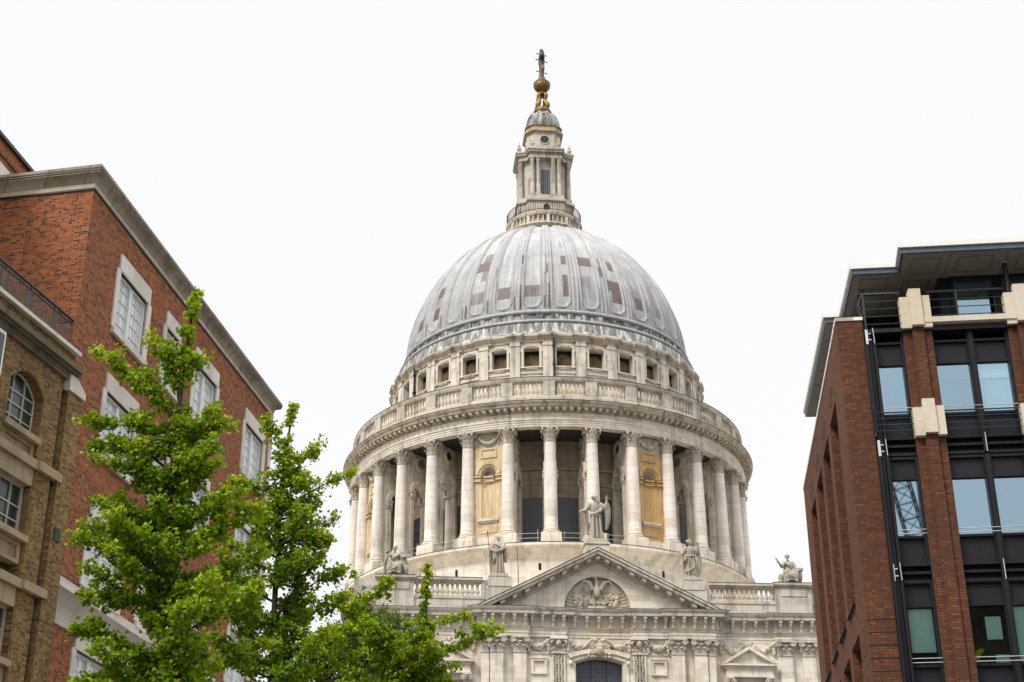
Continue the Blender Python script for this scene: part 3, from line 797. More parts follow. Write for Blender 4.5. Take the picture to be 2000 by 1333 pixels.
for i in range(len(rows) - 1):
    for j in range(nc):
        j2 = (j + 1) % nc
        Fd.append((i * nc + j, i * nc + j2, (i + 1) * nc + j2, (i + 1) * nc + j))
        u1 = UVp[i * nc + j2][0] if j2 else 31.5; 
        Ud += [UVp[i * nc + j], (u1, UVp[i * nc + j2][1]), (u1, UVp[(i + 1) * nc + j2][1]), UVp[(i + 1) * nc + j]]
me = bpy.data.meshes.new('dome'); me.from_pydata(V, [], Fd)
ul = me.uv_layers.new(name='UVMap'); ul.data.foreach_set('uv', [c for u in Ud for c in u])
at = me.attributes.new('oxide', 'FLOAT', 'POINT'); at.data.foreach_set('value', OX)
me.polygons.foreach_set('use_smooth', [True] * len(Fd)); me.materials.append(M['lead'])
dome = bpy.data.objects.new('dome', me); COL.objects.link(dome); dome.parent = CATH

# --- lantern
LAN = bpy.data.objects.new('lantern', None)
b = MB()
b.lathe([(4.1, 85.45), (4.72, 85.95), (4.8, 86.1), (4.7, 86.25), (4.35, 86.3), (4.05, 86.9), (4.1, 87.3), (4.36, 87.4), (4.42, 87.55), (4.42, 87.85), (4.3, 87.95), (1, 88.0)], 96)
LAN = part(b, 'lantern', 'stone_sooty', smooth=35)
b = MB()
for i in range(48):
    a = 2 * PI * i / 48
    big = i % 4 == 0
    b.T = drumT(a, 0); b.box(-.16 if big else -.07, .16 if big else .07, 4.05, 4.45 if big else 4.3, 86.25, 87.32)
b.T = None; part(b, 'gallery_bracket', 'stone', LAN)
b = MB(); n = 96
for rr, z in ((4.28, 88.12), (4.28, 89.2)): b.tube([(rr * sin(2 * PI * i / n), -rr * cos(2 * PI * i / n), z) for i in range(n + 1)], .045, 5)
for i in range(n):
    a = 2 * PI * i / n; b.T = drumT(a, 4.28); b.box(-.022, .022, -.022, .022, 87.9, 89.2)
    if i % 12 == 0: b.box(-.05, .05, -.05, .05, 87.9, 89.35)
b.T = None; part(b, 'gallery_railing', 'rust_iron', LAN)
# cruciform stage
def cross_poly(hw, ex, ch):
    """plan: four arms of half-width hw reaching ex, joined by diagonal faces"""
    p = []
    for i in range(4):
        a = i * PI / 2; c_, s_ = cos(a), sin(a)
        for x, y in ((-hw, -ex), (hw, -ex), (hw + ch, -hw - ch - .0)):
            p.append((x * c_ - y * s_, x * s_ + y * c_))
    return p
b = MB()
b.prism_z(cross_poly(2.05, 3.2, .25), 87.9, 89.75); b.prism_z(cross_poly(2.2, 3.4, .2), 89.75, 90.0); b.prism_z(cross_poly(2.0, 3.1, .22), 90.0, 90.65)
b.prism_z(cross_poly(1.55, 2.35, .3), 90.65, 95.7)
part(b, 'lantern_stage', 'stone_grey', LAN)
b = MB()
for i in range(4):
    a = i * PI / 2; T = drumT(a, 0); b.T = T
    for x in (-1.62, -.95, .95, 1.62):
        pass
b.T = None
lc = MB(); lc.lathe([(.26, 0), (.29, .1), (.24, .18), (.24, 1.6), (.205, 4.3), (.24, 4.36), (.2, 4.42), (.3, 4.85)], 12); lc.box(-.3, .3, -.3, .3, 4.85, 4.98); lc.box(-.32, .32, -.32, .32, -.15, 0)
lcol = lc.build('lantern_column', 'stone_grey', LAN, smooth=40); f0 = True
for i in range(4):
    a = i * PI / 2
    for x in (-1.55, -.88, .88, 1.55):
        o = lcol if f0 else lcol.copy()
        if not f0: COL.objects.link(o)
        f0 = False; p = drumT(a, 2.8)(x, 0, 90.8); o.location = p; o.rotation_euler = (0, 0, a)
b = MB()
for poly, z0, z1 in ((cross_poly(1.85, 3.05, .3), 95.7, 96.0), (cross_poly(1.8, 3.0, .3), 96.0, 96.35), (cross_poly(2.02, 3.3, .25), 96.35, 96.62), (cross_poly(2.12, 3.42, .22), 96.62, 96.82), (cross_poly(1.75, 2.6, .3), 96.82, 97.15)): b.prism_z(poly, z0, z1)
part(b, 'lantern_entablature', 'stone_sooty', LAN)
for i in range(4):
    a = i * PI / 2
    b = MB(drumT(a, 0)); b.box(-.5, .5, 2.2, 2.38, 91.0, 94.4); lw_ = part(b, 'lantern_window', 'lantern_glass', LAN)
    if i == 0 or True:
        b = MB(drumT(a, 0)); b.box(-.35, .35, 3.1, 3.215, 87.95, 89.05)
        b.prism([(-.35, 89.05), (.35, 89.05)] + arc_pts(0, 89.05, .35, 0, PI, 8)[1:-1], 3.1, 3.215); part(b, 'lantern_door', 'void', LAN)
    b = MB(drumT(a + PI / 4, 0)); b.box(-.36, .36, 2.58, 2.64, 91.4, 93.2); b.prism(arc_pts(0, 93.2, .36, 0, PI, 8), 2.58, 2.64); part(b, 'lantern_niche', 'stone_dark', LAN)
b = MB()
for i in range(4):
    a = i * PI / 2; b.T = drumT(a, 0)
    for x in (-1.6, 1.6):
        if False: continue
b.T = None
urn = MB(); urn.box(-.22, .22, -.22, .22, 0, .3); urn.lathe([(.1, .3), (.16, .4), (.28, .6), (.3, .75), (.14, .9), (.12, 1.0), (.18, 1.1), (.08, 1.3), (.05, 1.6), (.0, 1.75)], 10)
u0 = urn.build('lantern_urn', 'stone_plain', LAN, smooth=40); f0 = True
for i in range(4):
    for sx in (-1, 1):
        o = u0 if f0 else u0.copy()
        if not f0: COL.objects.link(o)
        f0 = False; p = drumT(i * PI / 2, 2.95)(sx * 1.55 if i % 2 else sx * 1.55, 0, 96.82); o.location = p
for o in [x for x in LAN.children if x.name.startswith('lantern_urn')]:
    if o.location.y < -2.4 or o.location.y > 2.4: pass
b = MB(); b.prism_z([(2.05 * cos(a), 2.05 * sin(a)) for a in [PI / 8 + i * PI / 4 for i in range(8)]], 97.1, 99.9)
def octp(r, k=.62):   # square with cut corners
    c_ = r * k; return [(-c_, -r), (c_, -r), (r, -c_), (r, c_), (c_, r), (-c_, r), (-r, c_), (-r, -c_)]
b = MB(); b.prism_z(octp(2.0, .58), 97.1, 99.75); b.prism_z(octp(2.12, .58), 97.1, 97.5); part(b, 'lantern_drum', 'stone_grey', LAN)
b = MB(); b.prism_z(octp(2.1, .58), 99.75, 99.9); b.prism_z(octp(2.3, .58), 99.9, 100.1); part(b, 'lantern_cornice', 'stone_sooty', LAN)
b = MB(); b.prism_z(octp(2.08, .58), 100.1, 100.7); part(b, 'gilded_band', 'gold_stain', LAN)
b = MB(); b.prism_z(octp(2.2, .58), 100.7, 100.85)
pr = [(2.08 * cos(t) ** .9, 100.85 + 3.0 * sin(t)) for t in [rad(62) * i / 10 for i in range(11)]]
pts = []; n = 8
for i in range(8):
    a = PI / 8 + i * PI / 4
    for r_, z_ in pr: pts.append((r_ * 1.03 * cos(a), r_ * 1.03 * sin(a), z_))
k_ = len(pr); b.add(pts, [(i * k_ + j, ((i + 1) % 8) * k_ + j, ((i + 1) % 8) * k_ + j + 1, i * k_ + j + 1) for i in range(8) for j in range(k_ - 1)])
for i in range(8):
    a = PI / 8 + i * PI / 4; b.tube([(r_ * 1.04 * cos(a), r_ * 1.04 * sin(a), z_) for r_, z_ in pr], .07, 5)
part(b, 'lantern_dome', 'lead_streak', LAN)
for i in range(4):
    b = MB(drumT(i * PI / 2, 0)); n = 16
    b.prism(arc_pts(0, 98.75, .52, 0, 2 * PI, n)[:-1], 1.9, 2.03); o_ = part(b, 'round_window', 'drum_glass', LAN)
    b = MB(drumT(i * PI / 2, 0)); b.tube([(.58 * cos(2 * PI * q / 20), 2.04, 98.75 + .58 * sin(2 * PI * q / 20)) for q in range(21)], .07, 5)
    b.tube([(.28 * cos(2 * PI * q / 16), 1.72, 102.45 + .24 * sin(2 * PI * q / 16)) for q in range(17)], .08, 5); part(b, 'window_ring', 'stone_plain', o_)
b = MB(); b.lathe([(0, 103.4), (1.0, 103.4), (1.14, 103.55), (1.14, 103.75), (.95, 103.9), (.9, 104.0)], 24); part(b, 'finial_collar', 'bronze_dark', LAN, smooth=40)
b = MB(); b.lathe([(.98, 103.9), (.95, 104.2), (.75, 104.3), (.0, 104.3)], 20)
for i in range(4):
    a = PI / 4 + i * PI / 2; T = drumT(a, 0)
    b.tube([T(0, .72, 104.2), T(0, .86, 104.5), T(0, .8, 104.85), T(0, .52, 105.1), T(0, .46, 105.6), T(0, .62, 105.95), T(0, .6, 106.25), T(0, .35, 106.45)], [.24, .29, .29, .25, .22, .25, .25, .2], 8)
    b.ball(T(0, .8, 104.55), .26, 8, 6); b.ball(T(0, .55, 106.05), .2, 8, 6)
b.lathe([(.0, 106.2), (.55, 106.25), (.62, 106.4), (.4, 106.6), (.35, 106.9)], 20)
part(b, 'gilded_scroll_stand', 'gold', LAN, smooth=45)
b = MB(); pr = []; 
for i in range(13):
    t = PI * i / 12; pr.append((max(.0, .99 * sin(t)) , 107.75 - (.95 if t < PI / 2 else .62) * cos(t)))
n = 32; P = []
for i in range(n):
    a = 2 * PI * i / n; fl = 1 + (.05 if i % 2 else -.02)
    for r_, z_ in pr: P.append((r_ * fl * sin(a), -r_ * fl * cos(a), z_))
k_ = len(pr); b.add(P, [(i * k_ + j, ((i + 1) % n) * k_ + j, ((i + 1) % n) * k_ + j + 1, i * k_ + j + 1) for i in range(n) for j in range(k_ - 1)])
part(b, 'gilded_ball', 'gold', LAN, smooth=60)
b = MB(); b.lathe([(.97, 107.8), (1.03, 107.95), (.95, 108.1), (.7, 108.3), (.55, 108.45), (.5, 108.7)], 24); part(b, 'ball_cap', 'bronze_dark', LAN)
b = MB()
b.tube([(0, 0, 108.5), (0, 0, 109.3), (0, 0, 110.4), (0, 0, 111.6), (0, 0, 112.7)], [.42, .28, .33, .4, .24], 8)
b.tube([(0, -1.25, 111.6), (0, -.5, 111.6), (0, .5, 111.6), (0, 1.25, 111.6)], [.22, .34, .34, .22], 8)
for z, r_ in ((109.7, .66), (111.4, .72), (112.3, .6)):
    for i in range(4):
        a = i * PI / 2 + .35; b.ball((r_ * sin(a), -r_ * cos(a), z), .09, 6, 5); b.tube([(0, 0, z), (r_ * sin(a), -r_ * cos(a), z)], .05, 5)
b.ball((0, 0, 112.85), (.26, .26, .3), 8, 6)
part(b, 'cross', 'bronze_dark', LAN, smooth=50)
b = MB(); b.ball((.12, -.36, 110.2), (.22, .14, .4), 8, 6); part(b, 'cross_gilding', 'gold', LAN)

# --- transept front
YC, YS = -34.4, -33.6
XS = .08
def fx(mb): mb.T = lambda x, y, z: (x + XS, y, z); return mb
# central wall with the big window opening
zs = 29.42
b = fx(MB())
op = [(1.86, 18.0), (1.86, zs - .05)] + [(1.86 - 3.72 * i / 12, zs - .05 + .42 * (1 - (2 * i / 12 - 1) ** 2)) for i in range(1, 12)] + [(-1.86, zs - .05), (-1.86, 18.0)]
b.prism([(-9.3, 0), (-9.3, 33.4), (9.3, 33.4), (9.3, 0), (1.86, 0)] + op + [(-1.86, 0)], YC + .25, YC + 1.2)
wallc = part(b, 'pavilion_wall', 'stone_front')
b = fx(MB()); b.box(-2.0, 2.0, YC + .85, YC + .9, 17, 30.2); tw = part(b, 'transept_window', 'transept_glass')
b = fx(MB())
for i in (-1, 1): b.box(i * .62 - .025, i * .62 + .025, YC + .8, YC + .85, 18, 30)
b.build_each('window_bar', 'iron', tw)
b = fx(MB())   # arch moulding of the window
n = 14
for (o0, o1, y) in ((.06, .34, YC + .02), (.34, .5, YC - .12)):
    up = [(-2.0 - o1 + (4 + 2 * o1) * i / n, zs + .1 + o1 + (.45) * (1 - (2 * i / n - 1) ** 2)) for i in range(n + 1)]
    dn = [(-2.0 - o0 + (4 + 2 * o0) * i / n, zs + .1 + o0 - .14 + (.42) * (1 - (2 * i / n - 1) ** 2)) for i in range(n + 1)]
    b.prism(up + dn[::-1], y, YC + .3)
for sx in (-1, 1):
    b.box(sx * 2.12 - .2, sx * 2.12 + .2, YC + .1, YC + .3, 18, zs + .2); b.ball((sx * 2.3, YC - .05, zs - .1), (.2, .2, .2), 8, 6)
part(b, 'window_arch', 'stone_front', tw)
def mask(b, x, y, z, s=1.0):
    b.ball((x, y, z), (.27 * s, .22 * s, .36 * s), 10, 8); b.ball((x, y - .22 * s, z - .02), (.05 * s, .07 * s, .1 * s), 6, 5)
    for sx in (-1, 1): b.ball((x + sx * .1 * s, y - .17 * s, z + .08 * s), (.06 * s, .05 * s, .04 * s), 6, 5)
    b.ball((x, y - .17 * s, z - .17 * s), (.1 * s, .05 * s, .04 * s), 6, 5); b.ball((x, y + .02, z + .26 * s), (.3 * s, .2 * s, .18 * s), 8, 6)
def swag(b, x0, x1, z, sag, y, r=.13, seed=1):
    q = random.Random(seed); n = max(7, int((x1 - x0) / .17))
    for i in range(n + 1):
        t = -1 + 2 * i / n; x = (x0 + x1) / 2 + t * (x1 - x0) / 2
        for e in range(2):
            s_ = r * (1.6 - .5 * abs(t)) * q.uniform(.6, 1.15)
            b.ball((x + q.uniform(-.06, .06), y - q.uniform(0, .1), z - sag * (1 - t * t) + q.uniform(-.11, .11)), (s_, s_ * .8, s_), 6, 5)
def drop(b, x, z, ln, y, r=.11, seed=1):
    q = random.Random(seed); n = int(ln / .15)
    for i in range(n):
        for e in range(2):
            s_ = r * (1.3 - .45 * i / n) * q.uniform(.7, 1.1); b.ball((x + q.uniform(-.1, .1) * (1.2 - i / n), y - q.uniform(0, .08), z - i * .15), (s_, s_ * .8, s_), 6, 5)
b = fx(MB()); mask(b, 0, YC - .12, 30.35, 1.25)
for sx in (-1, 1):
    b.tube([(sx * .1, YC - .1, 31.1), (sx * .45, YC - .15, 31.25), (sx * .8, YC - .1, 31.0), (sx * 1.2, YC - .05, 30.55), (sx * 1.5, YC, 30.45)], [.1, .13, .12, .1, .06], 6)
    b.ball((sx * .33, YC - .18, 31.1), .16, 7, 6)
    for i in range(16): b.ball((sx * rng.uniform(.42, .95), YC - .05, rng.uniform(29.75, 30.7)), rng.uniform(.07, .13), 6, 5)
part(b, 'keystone_mask', 'carved', wallc, smooth=60)
# pilasters
def pil_capital(b, x, y, w, z0, z1):
    h = z1 - z0; hw = w / 2
    b.prism([(x - hw, z0), (x + hw, z0), (x + hw, z0 + h * .5), (x + hw * 1.2, z1 - .16), (x - hw * 1.2, z1 - .16), (x - hw, z0 + h * .5)], y - .02, y + .3)
    b.box(x - hw * 1.4, x + hw * 1.4, y - .3, y + .3, z1 - .16, z1); b.box(x - hw * 1.04, x + hw * 1.04, y - .06, y + .3, z0 - .09, z0)
    for (zz, hh, cnt, o) in ((z0, .42, 2, .2), (z0 + h * .25, .42, 3, .28)):
        for i in range(cnt):
            cx_ = x + (i - (cnt - 1) / 2) * w / 2.1; lw2 = w * .2
            P = []
            for (dz, dy, ww) in ((0, .02, .9), (h * hh * .6, .06, 1), (h * hh * .93, .14, .9), (h * hh, o, .65), (h * hh - .1, o + .04, .35)):
                for sx in (-1, 0, 1): P.append((cx_ + sx * lw2 * ww, y - dy - (.04 if sx == 0 else 0), zz + dz))
            b.add(P, [(q * 3 + e, q * 3 + e + 1, q * 3 + e + 4, q * 3 + e + 3) for q in range(4) for e in range(2)])
    for sx in (-1, 1):
        cx_ = x + sx * hw * 1.15; cz_ = z1 - .38
        b.tube([(cx_ + .21 * cos(t) * (1 - t / 12), y - .24, cz_ + .21 * sin(t) * (1 - t / 12)) for t in [i * .6 for i in range(16)]], .06, 5); b.ball((cx_, y - .24, cz_), .08, 6, 5)
        b.tube([(x + sx * .06, y - .1, z0 + h * .45), (x + sx * hw * .6, y - .18, z1 - .28), (cx_, y - .22, z1 - .2)], .06, 5)
    b.ball((x, y - .3, z1 - .14), .12, 7, 5)
def pilaster(x, y, w, name='pilaster', z0=30.18, z1=31.38, depth=.28):
    b = fx(MB()); b.box(x - w / 2, x + w / 2, y, y + depth, 0, z0 - .09); p = part(b, name, 'stone_front')
    b = fx(MB()); pil_capital(b, x, y, w, z0, z1); part(b, 'pilaster_capital', 'carved', p, smooth=50); return p
for sx in (-1, 1):
    pilaster(sx * 6.33, YC - .1, 1.03); pilaster(sx * 8.17, YC - .1, 1.03)
    pilaster(sx * 15.25, YS - .3, 1.08, z0=30.35, z1=31.5); pilaster(sx * 17.15, YS - .3, 1.08, z0=30.35, z1=31.5)
    # plain return pier, ornament strip, framed panel, arched niche
    b = fx(MB()); b.box(sx * 9.07 - .3, sx * 9.07 + .3, YC + .06, YC + .5, 0, 30.1); 
    part(b, 'pavilion_pier', 'stone_front')
    b = fx(MB()); pil_capital(b, sx * 9.1, YC + .06, .6, 30.18, 31.38); part(b, 'pier_capital', 'carved', smooth=50)
    b = fx(MB()); x0 = sx * 3.23
    for e in (-1, 1): b.box(x0 + e * .46 - .05, x0 + e * .46 + .05, YC + .1, YC + .3, 0, 30.15)
    b.box(x0 - .6, x0 + .6, YC + .02, YC + .3, 30.1, 30.2)
    b.box(x0 - .7, x0 + .7, YC - .25, YC + .3, 31.2, 31.38)
    st = part(b, 'ornament_strip', 'stone_front')
    b = fx(MB()); mask(b, x0, YC - .05, 30.9, .85)
    for e in (-1, 1):
        b.tube([(x0 + e * .25, YC, 31.15), (x0 + e * .55, YC - .15, 31.05), (x0 + e * .6, YC - .12, 30.85)], .09, 6)
        for i in range(5): b.ball((x0 + e * rng.uniform(.15, .6), YC + .05, rng.uniform(30.3, 31.0)), .1, 6, 5)
    z = 30.0
    while z > 26.5:
        wv_ = .16 + .1 * abs(sin(z * 3.1))
        for e in (-1, 0, 1): b.ball((x0 + e * wv_, YC + .17, z + (.05 if e else 0)), (.12, .1, .13), 6, 5)
        z -= .19
    part(b, 'carved_drop', 'carved', st, smooth=60)
    b = fx(MB()); xc = sx * 4.8
    for (e0, e1, f0_, f1_) in ((-.62, .62, 29.5, 29.68), (-.62, .62, 28.45, 28.62)): b.box(xc + e0, xc + e1, YC + .1, YC + .3, f0_, f1_)
    for e in (-1, 1): b.box(xc + e * .53 - .09, xc + e * .53 + .09, YC + .1, YC + .3, 28.62, 29.5)
    b.box(xc - .66, xc + .66, YC + .04, YC + .3, 29.68, 29.76)
    b.box(xc - 1.05, xc + 1.05, YC + .15, YC + .3, 30.08, 30.18)
    b.prism(arc_pts(xc, 27.1, .75, 0, PI, 12) + arc_pts(xc, 27.1, .5, PI, 0, 12), YC + .08, YC + .3)
    part(b, 'framed_panel', 'stone_front')
    b = fx(MB()); b.prism(arc_pts(xc, 27.1, .5, 0, PI, 12), YC + .2, YC + .26); b.box(xc - .5, xc + .5, YC + .2, YC + .26, 24, 27.1); part(b, 'wall_niche', 'stone_dark')
    b = fx(MB()); swag(b, xc - .72, xc + .72, 31.05, .5, YC + .12, .15, 3 + sx)
    for e in (-1, 1): drop(b, xc + e * .78, 31.15, 1.1, YC + .12, .13, 5 + e)
    part(b, 'festoon', 'carved', smooth=60)
    b = fx(MB()); swag(b, sx * 2.45 - .3, sx * 2.45 + .3, 31.1, .1, YC + .12, .1, 9); swag(b, min(sx * .95, sx * 2.2), max(sx * .95, sx * 2.2), 31.0, .4, YC + .12, .13, 4); drop(b, sx * 2.45, 31.1, 1.0, YC + .12, .12, 6); part(b, 'festoon', 'carved', smooth=60)
    # side bay
    b = fx(MB()); x0 = sx * 12.15
    b.prism([(x0 - 5.7 if sx > 0 else x0 - 7.6, 0), (x0 - 5.7 if sx > 0 else x0 - 7.6, 33.4), (x0 + 7.6 if sx > 0 else x0 + 5.7, 33.4), (x0 + 7.6 if sx > 0 else x0 + 5.7, 0), (x0 + 1.4, 0), (x0 + 1.4, 28.1), (x0 - 1.4, 28.1), (x0 - 1.4, 0)] if True else [], YS + .02, YS + .9)
    sw = part(b, 'side_bay_wall', 'stone_front')
    b = fx(MB()); b.box(x0 - 1.5, x0 + 1.5, YS + .6, YS + .65, 18, 28.2); part(b, 'side_window', 'transept_glass', sw)
    b = fx(MB())
    b.prism([(x0 - 2.3, 29.55), (x0, 30.95), (x0 + 2.3, 29.55), (x0 + 1.9, 29.55), (x0, 30.68), (x0 - 1.9, 29.55)], YS - .75, YS + .05)
    b.prism([(x0 - 1.95, 29.55), (x0, 30.7), (x0 + 1.95, 29.55)], YS - .35, YS + .05)
    b.box(x0 - 2.28, x0 + 2.28, YS - .72, YS + .05, 29.38, 29.55); b.box(x0 - 2.05, x0 + 2.05, YS - .5, YS + .05, 29.2, 29.38)
    b.box(x0 - 1.9, x0 + 1.9, YS - .42, YS + .05, 28.7, 29.2); b.box(x0 - 1.95, x0 + 1.95, YS - .5, YS + .05, 28.5, 28.7)
    part(b, 'window_pediment', 'stone_front', sw)
    b = fx(MB())
    for e in (-1, 1):
        pil_capital(b, x0 + e * 1.68, YS - .32, .5, 27.75, 28.5); b.box(x0 + e * 1.68 - .24, x0 + e * 1.68 + .24, YS - .32, YS + .05, 18, 27.7)
    part(b, 'pediment_column', 'carved', sw, smooth=50)
    b = fx(MB()); swag(b, x0 - 1.9, x0 - .35, 31.2, .65, YS - .06, .17, 21); swag(b, x0 + .35, x0 + 1.9, 31.2, .65, YS - .06, .17, 22)
    for e in (-1, 0, 1): swag(b, x0 + e * 2.15 - .25, x0 + e * 2.15 + .25, 31.25, .1, YS - .06, .13, 23 + e)
    for e in (-1, 1): drop(b, x0 + e * 2.2, 31.2, 1.0, YS - .06, .15, 30 + e)
    for i in range(14): b.ball((x0 + rng.uniform(-.5, .5), YS - .06, rng.uniform(30.95, 31.3)), .1, 6, 5)
    part(b, 'festoon', 'carved', smooth=60)
# entablature following the breaks of the front
path = [(-19.8, YS + 3), (-19.8, YS + .02), (-18.1, YS + .02), (-18.1, YS - .34), (-14.45, YS - .34), (-14.45, YS + .0), (-9.75, YS + .0), (-9.75, YC - .1), (-9.42, YC - .1), (-9.42, YC - .28), (-5.68, YC - .28), (-5.68, YC - .06), (-2.62, YC - .06), (-2.62, YC + .18)]
path = path + [(-x, y) for x, y in reversed(path)]
path = [(x + XS, y) for x, y in path]
b = MB()
b.sweep(path, [(-.6, 31.38), (0, 31.38), (0, 31.6), (.05, 31.61), (.05, 31.86), (.1, 31.88), (.16, 32.0), (.16, 32.08), (.02, 32.12), (.02, 33.0), (.1, 33.02), (.16, 33.1), (.2, 33.12), (-.6, 33.2)])
part(b, 'entablature', 'stone_front')
b = MB(); b.sweep(path, [(.0, 32.05), (.175, 32.02), (.21, 32.06), (.21, 32.11), (.0, 32.14)]); part(b, 'carved_moulding', 'stone_sooty')
b = MB()
b.sweep(path, [(-.6, 33.0), (.3, 33.02), (.66, 33.04), (.68, 33.3), (.74, 33.34), (.82, 33.5), (.82, 33.56), (-.6, 33.7)])
part(b, 'main_cornice', 'stone_grey')
cb = MB()
cb.prism([(-.13, 33.02), (.13, 33.02), (.13, 32.86), (-.13, 32.86)], -.58, 0)
cb.add([(-.11, -.5, 32.86), (.11, -.5, 32.86), (-.11, -.42, 32.6), (.11, -.42, 32.6), (-.11, -.2, 32.4), (.11, -.2, 32.4), (-.11, -.14, 32.14), (.11, -.14, 32.14), (-.11, 0, 32.14), (.11, 0, 32.14), (-.11, 0, 32.86), (.11, 0, 32.86)],
       [(0, 1, 3, 2), (2, 3, 5, 4), (4, 5, 7, 6), (6, 7, 9, 8), (0, 2, 4, 6, 8, 10), (1, 11, 9, 7, 5, 3)])
for x in (-.06, .06): cb.box(x - .025, x + .025, -.22, 0, 32.16, 32.5)
con = cb.build('frieze_console', 'stone_front', CATH); f0 = True
cps = []
for sx in (-1, 1):
    cps += [(sx * x, YC - .28) for x in (5.95, 6.82, 7.7, 8.55, 9.2)] + [(sx * x, YC - .06) for x in (2.85, 3.7, 4.55, 5.38)] + [(sx * x, YC + .18) for x in (.97, 1.93)] + [(sx * x, YS) for x in (10.05, 11.0, 11.95, 12.9, 13.8)] + [(sx * x, YS - .34) for x in (14.85, 15.7, 16.6, 17.45)]
cps.append((0, YC + .18))
for x, y in cps:
    o = con if f0 else con.copy()
    if not f0: COL.objects.link(o)
    f0 = False; o.location = (x + XS, y - .02, 0)
# pediment
def chev(hw0, z0, za, th):     # raking band polygon between two parallel lines
    return [(-hw0, z0), (0, za), (hw0, z0), (hw0 - th * 1.9, z0), (0, za - th), (-hw0 + th * 1.9, z0)]
b = fx(MB()); n = 20
b.prism([(-8.9, 33.5), (0, 38.1), (8.9, 33.5), (2.72, 33.5)] + arc_pts(0, 33.75, 2.72, 0, PI, n) + [(-2.72, 33.5)], YC + .25, YC + .8)
ped = part(b, 'pediment', 'stone_front')
b = fx(MB()); b.prism(arc_pts(0, 33.75, 2.9, 0, PI, n), YC + .7, YC + .8); part(b, 'lunette', 'carved', ped)
b = fx(MB())
b.prism(chev(9.95, 33.52, 38.55, .2), YC - 1.02, YC + .6); b.prism(chev(9.55, 33.52, 38.35, .28), YC - .9, YC + .6); b.prism(chev(9.0, 33.52, 38.07, .22), YC - .1, YC + .5); b.prism(chev(8.5, 33.52, 37.85, .28), YC + .08, YC + .5)
part(b, 'raking_cornice', 'stone_grey', ped)
b = fx(MB())
sl_ = (38.35 - 33.52) / 9.55
for sx in (-1, 1):
    for i in range(8):
        x = sx * (.75 + i * 1.0); zc = 38.03 - sl_ * abs(x); h = sl_ * .17 * sx
        b.prism([(x - .17, zc + h), (x + .17, zc - h), (x + .17, zc - h - .24), (x - .17, zc + h - .24)], YC - .72, YC - .1)
b.box(-.17, .17, YC - .72, YC - .1, 37.68, 37.95)
b.build_each('pediment_modillion', 'stone_plain', ped)
b = fx(MB())   # relief: bird with spread wings over a nest, with rays
yb = YC + .66; q = random.Random(5)
for i in range(27):
    a = PI * (i + .5) / 27
    if 1.15 < a < 2.0: continue
    b.tube([(1.2 * cos(a), yb, 33.9 + 1.1 * sin(a)), (2.6 * cos(a), yb + .04, 33.8 + 2.6 * sin(a))], [.08, .1], 4)
b.ball((0, yb - .2, 35.3), (.32, .3, .55), 10, 8); b.tube([(0, yb - .2, 35.6), (0, yb - .28, 36.0), (-.05, yb - .3, 36.25)], [.22, .14, .1], 8); b.ball((-.08, yb - .32, 36.36), (.15, .14, .13), 8, 6); b.ball((-.24, yb - .34, 36.36), (.1, .05, .04), 6, 5)
for sx in (-1, 1):
    b.tube([(sx * .3, yb - .15, 35.4), (sx * .6, yb - .2, 36.0), (sx * 1.0, yb - .18, 36.15), (sx * 1.4, yb - .1, 35.8)], [.2, .2, .18, .1], 7)
    for r0 in range(3):
        for i in range(9):
            t = i / 8; x0_, z0_ = sx * (.45 + 1.0 * t), 36.0 - .35 * t * t - .22 * r0
            b.tube([(x0_, yb - .12 + .03 * r0, z0_), (x0_ + sx * (.1 + .45 * t), yb - .06, z0_ - .42 + .15 * t)], [.09, .05], 5)
    for i in range(8): b.tube([(sx * (1.25 + .03 * i), yb - .08, 35.9 - .12 * i), (sx * (1.95 - .02 * i), yb - .02, 35.45 - .07 * i)], [.08, .05], 5)
    for i in range(26): b.ball((sx * q.uniform(.9, 1.75), yb - .06, q.uniform(34.15, 35.05)), q.uniform(.1, .24), 7, 5)
    for i in range(18): b.tube([(sx * q.uniform(.1, .9), yb - .1, q.uniform(34.3, 34.6)), (sx * q.uniform(.2, 1.2), yb - .16, q.uniform(34.6, 35.0))], [.06, .03], 4)
for i in range(30): b.ball((q.uniform(-.85, .85), yb - .14, q.uniform(34.2, 34.45)), q.uniform(.06, .12), 6, 5)
b.box(-.75, .75, yb - .2, yb + .1, 33.8, 34.1)
part(b, 'bird_relief', 'carved', ped, smooth=60)
# parapet
for sx in (-1, 1):
    par = fx(MB())
    def bx(x0, x1, *a): par.box(min(sx * x0, sx * x1), max(sx * x0, sx * x1), *a)
    bx(9.0, 19.6, YS - .1, YS + .7, 33.5, 34.55); bx(9.0, 19.6, YS - .16, YS + .7, 34.55, 34.78)
    bx(9.25, 14.85, YS - .2, YS + .55, 35.92, 36.05); bx(9.25, 14.85, YS - .3, YS + .6, 36.05, 36.25)
    bx(14.8, 17.75, YS - .3, YS + 1.4, 33.5, 36.0); bx(14.7, 17.85, YS - .48, YS + 1.5, 36.0, 36.12); bx(14.62, 17.93, YS - .56, YS + 1.5, 36.12, 36.3)
    bx(15.2, 17.35, YS - .36, YS - .28, 35.2, 35.75); bx(17.75, 19.6, YS - .1, YS + .7, 33.5, 36.1)
    bx(8.55, 9.35, YS - .15, YS + .6, 34.5, 36.1); bx(6.9, 9.0, YC + .2, YC + 1.4, 33.6, 35.5); bx(6.95, 8.85, YC + .15, YC + 1.4, 35.5, 36.3)
    pp = part(par, 'parapet', 'stone_grey')
par = fx(MB()); par.box(-.95, .95, YC - .5, YC + .9, 37.9, 39.0); par.box(-1.05, 1.05, YC - .6, YC + 1.0, 39.0, 39.15)
part(par, 'apex_plinth', 'stone')
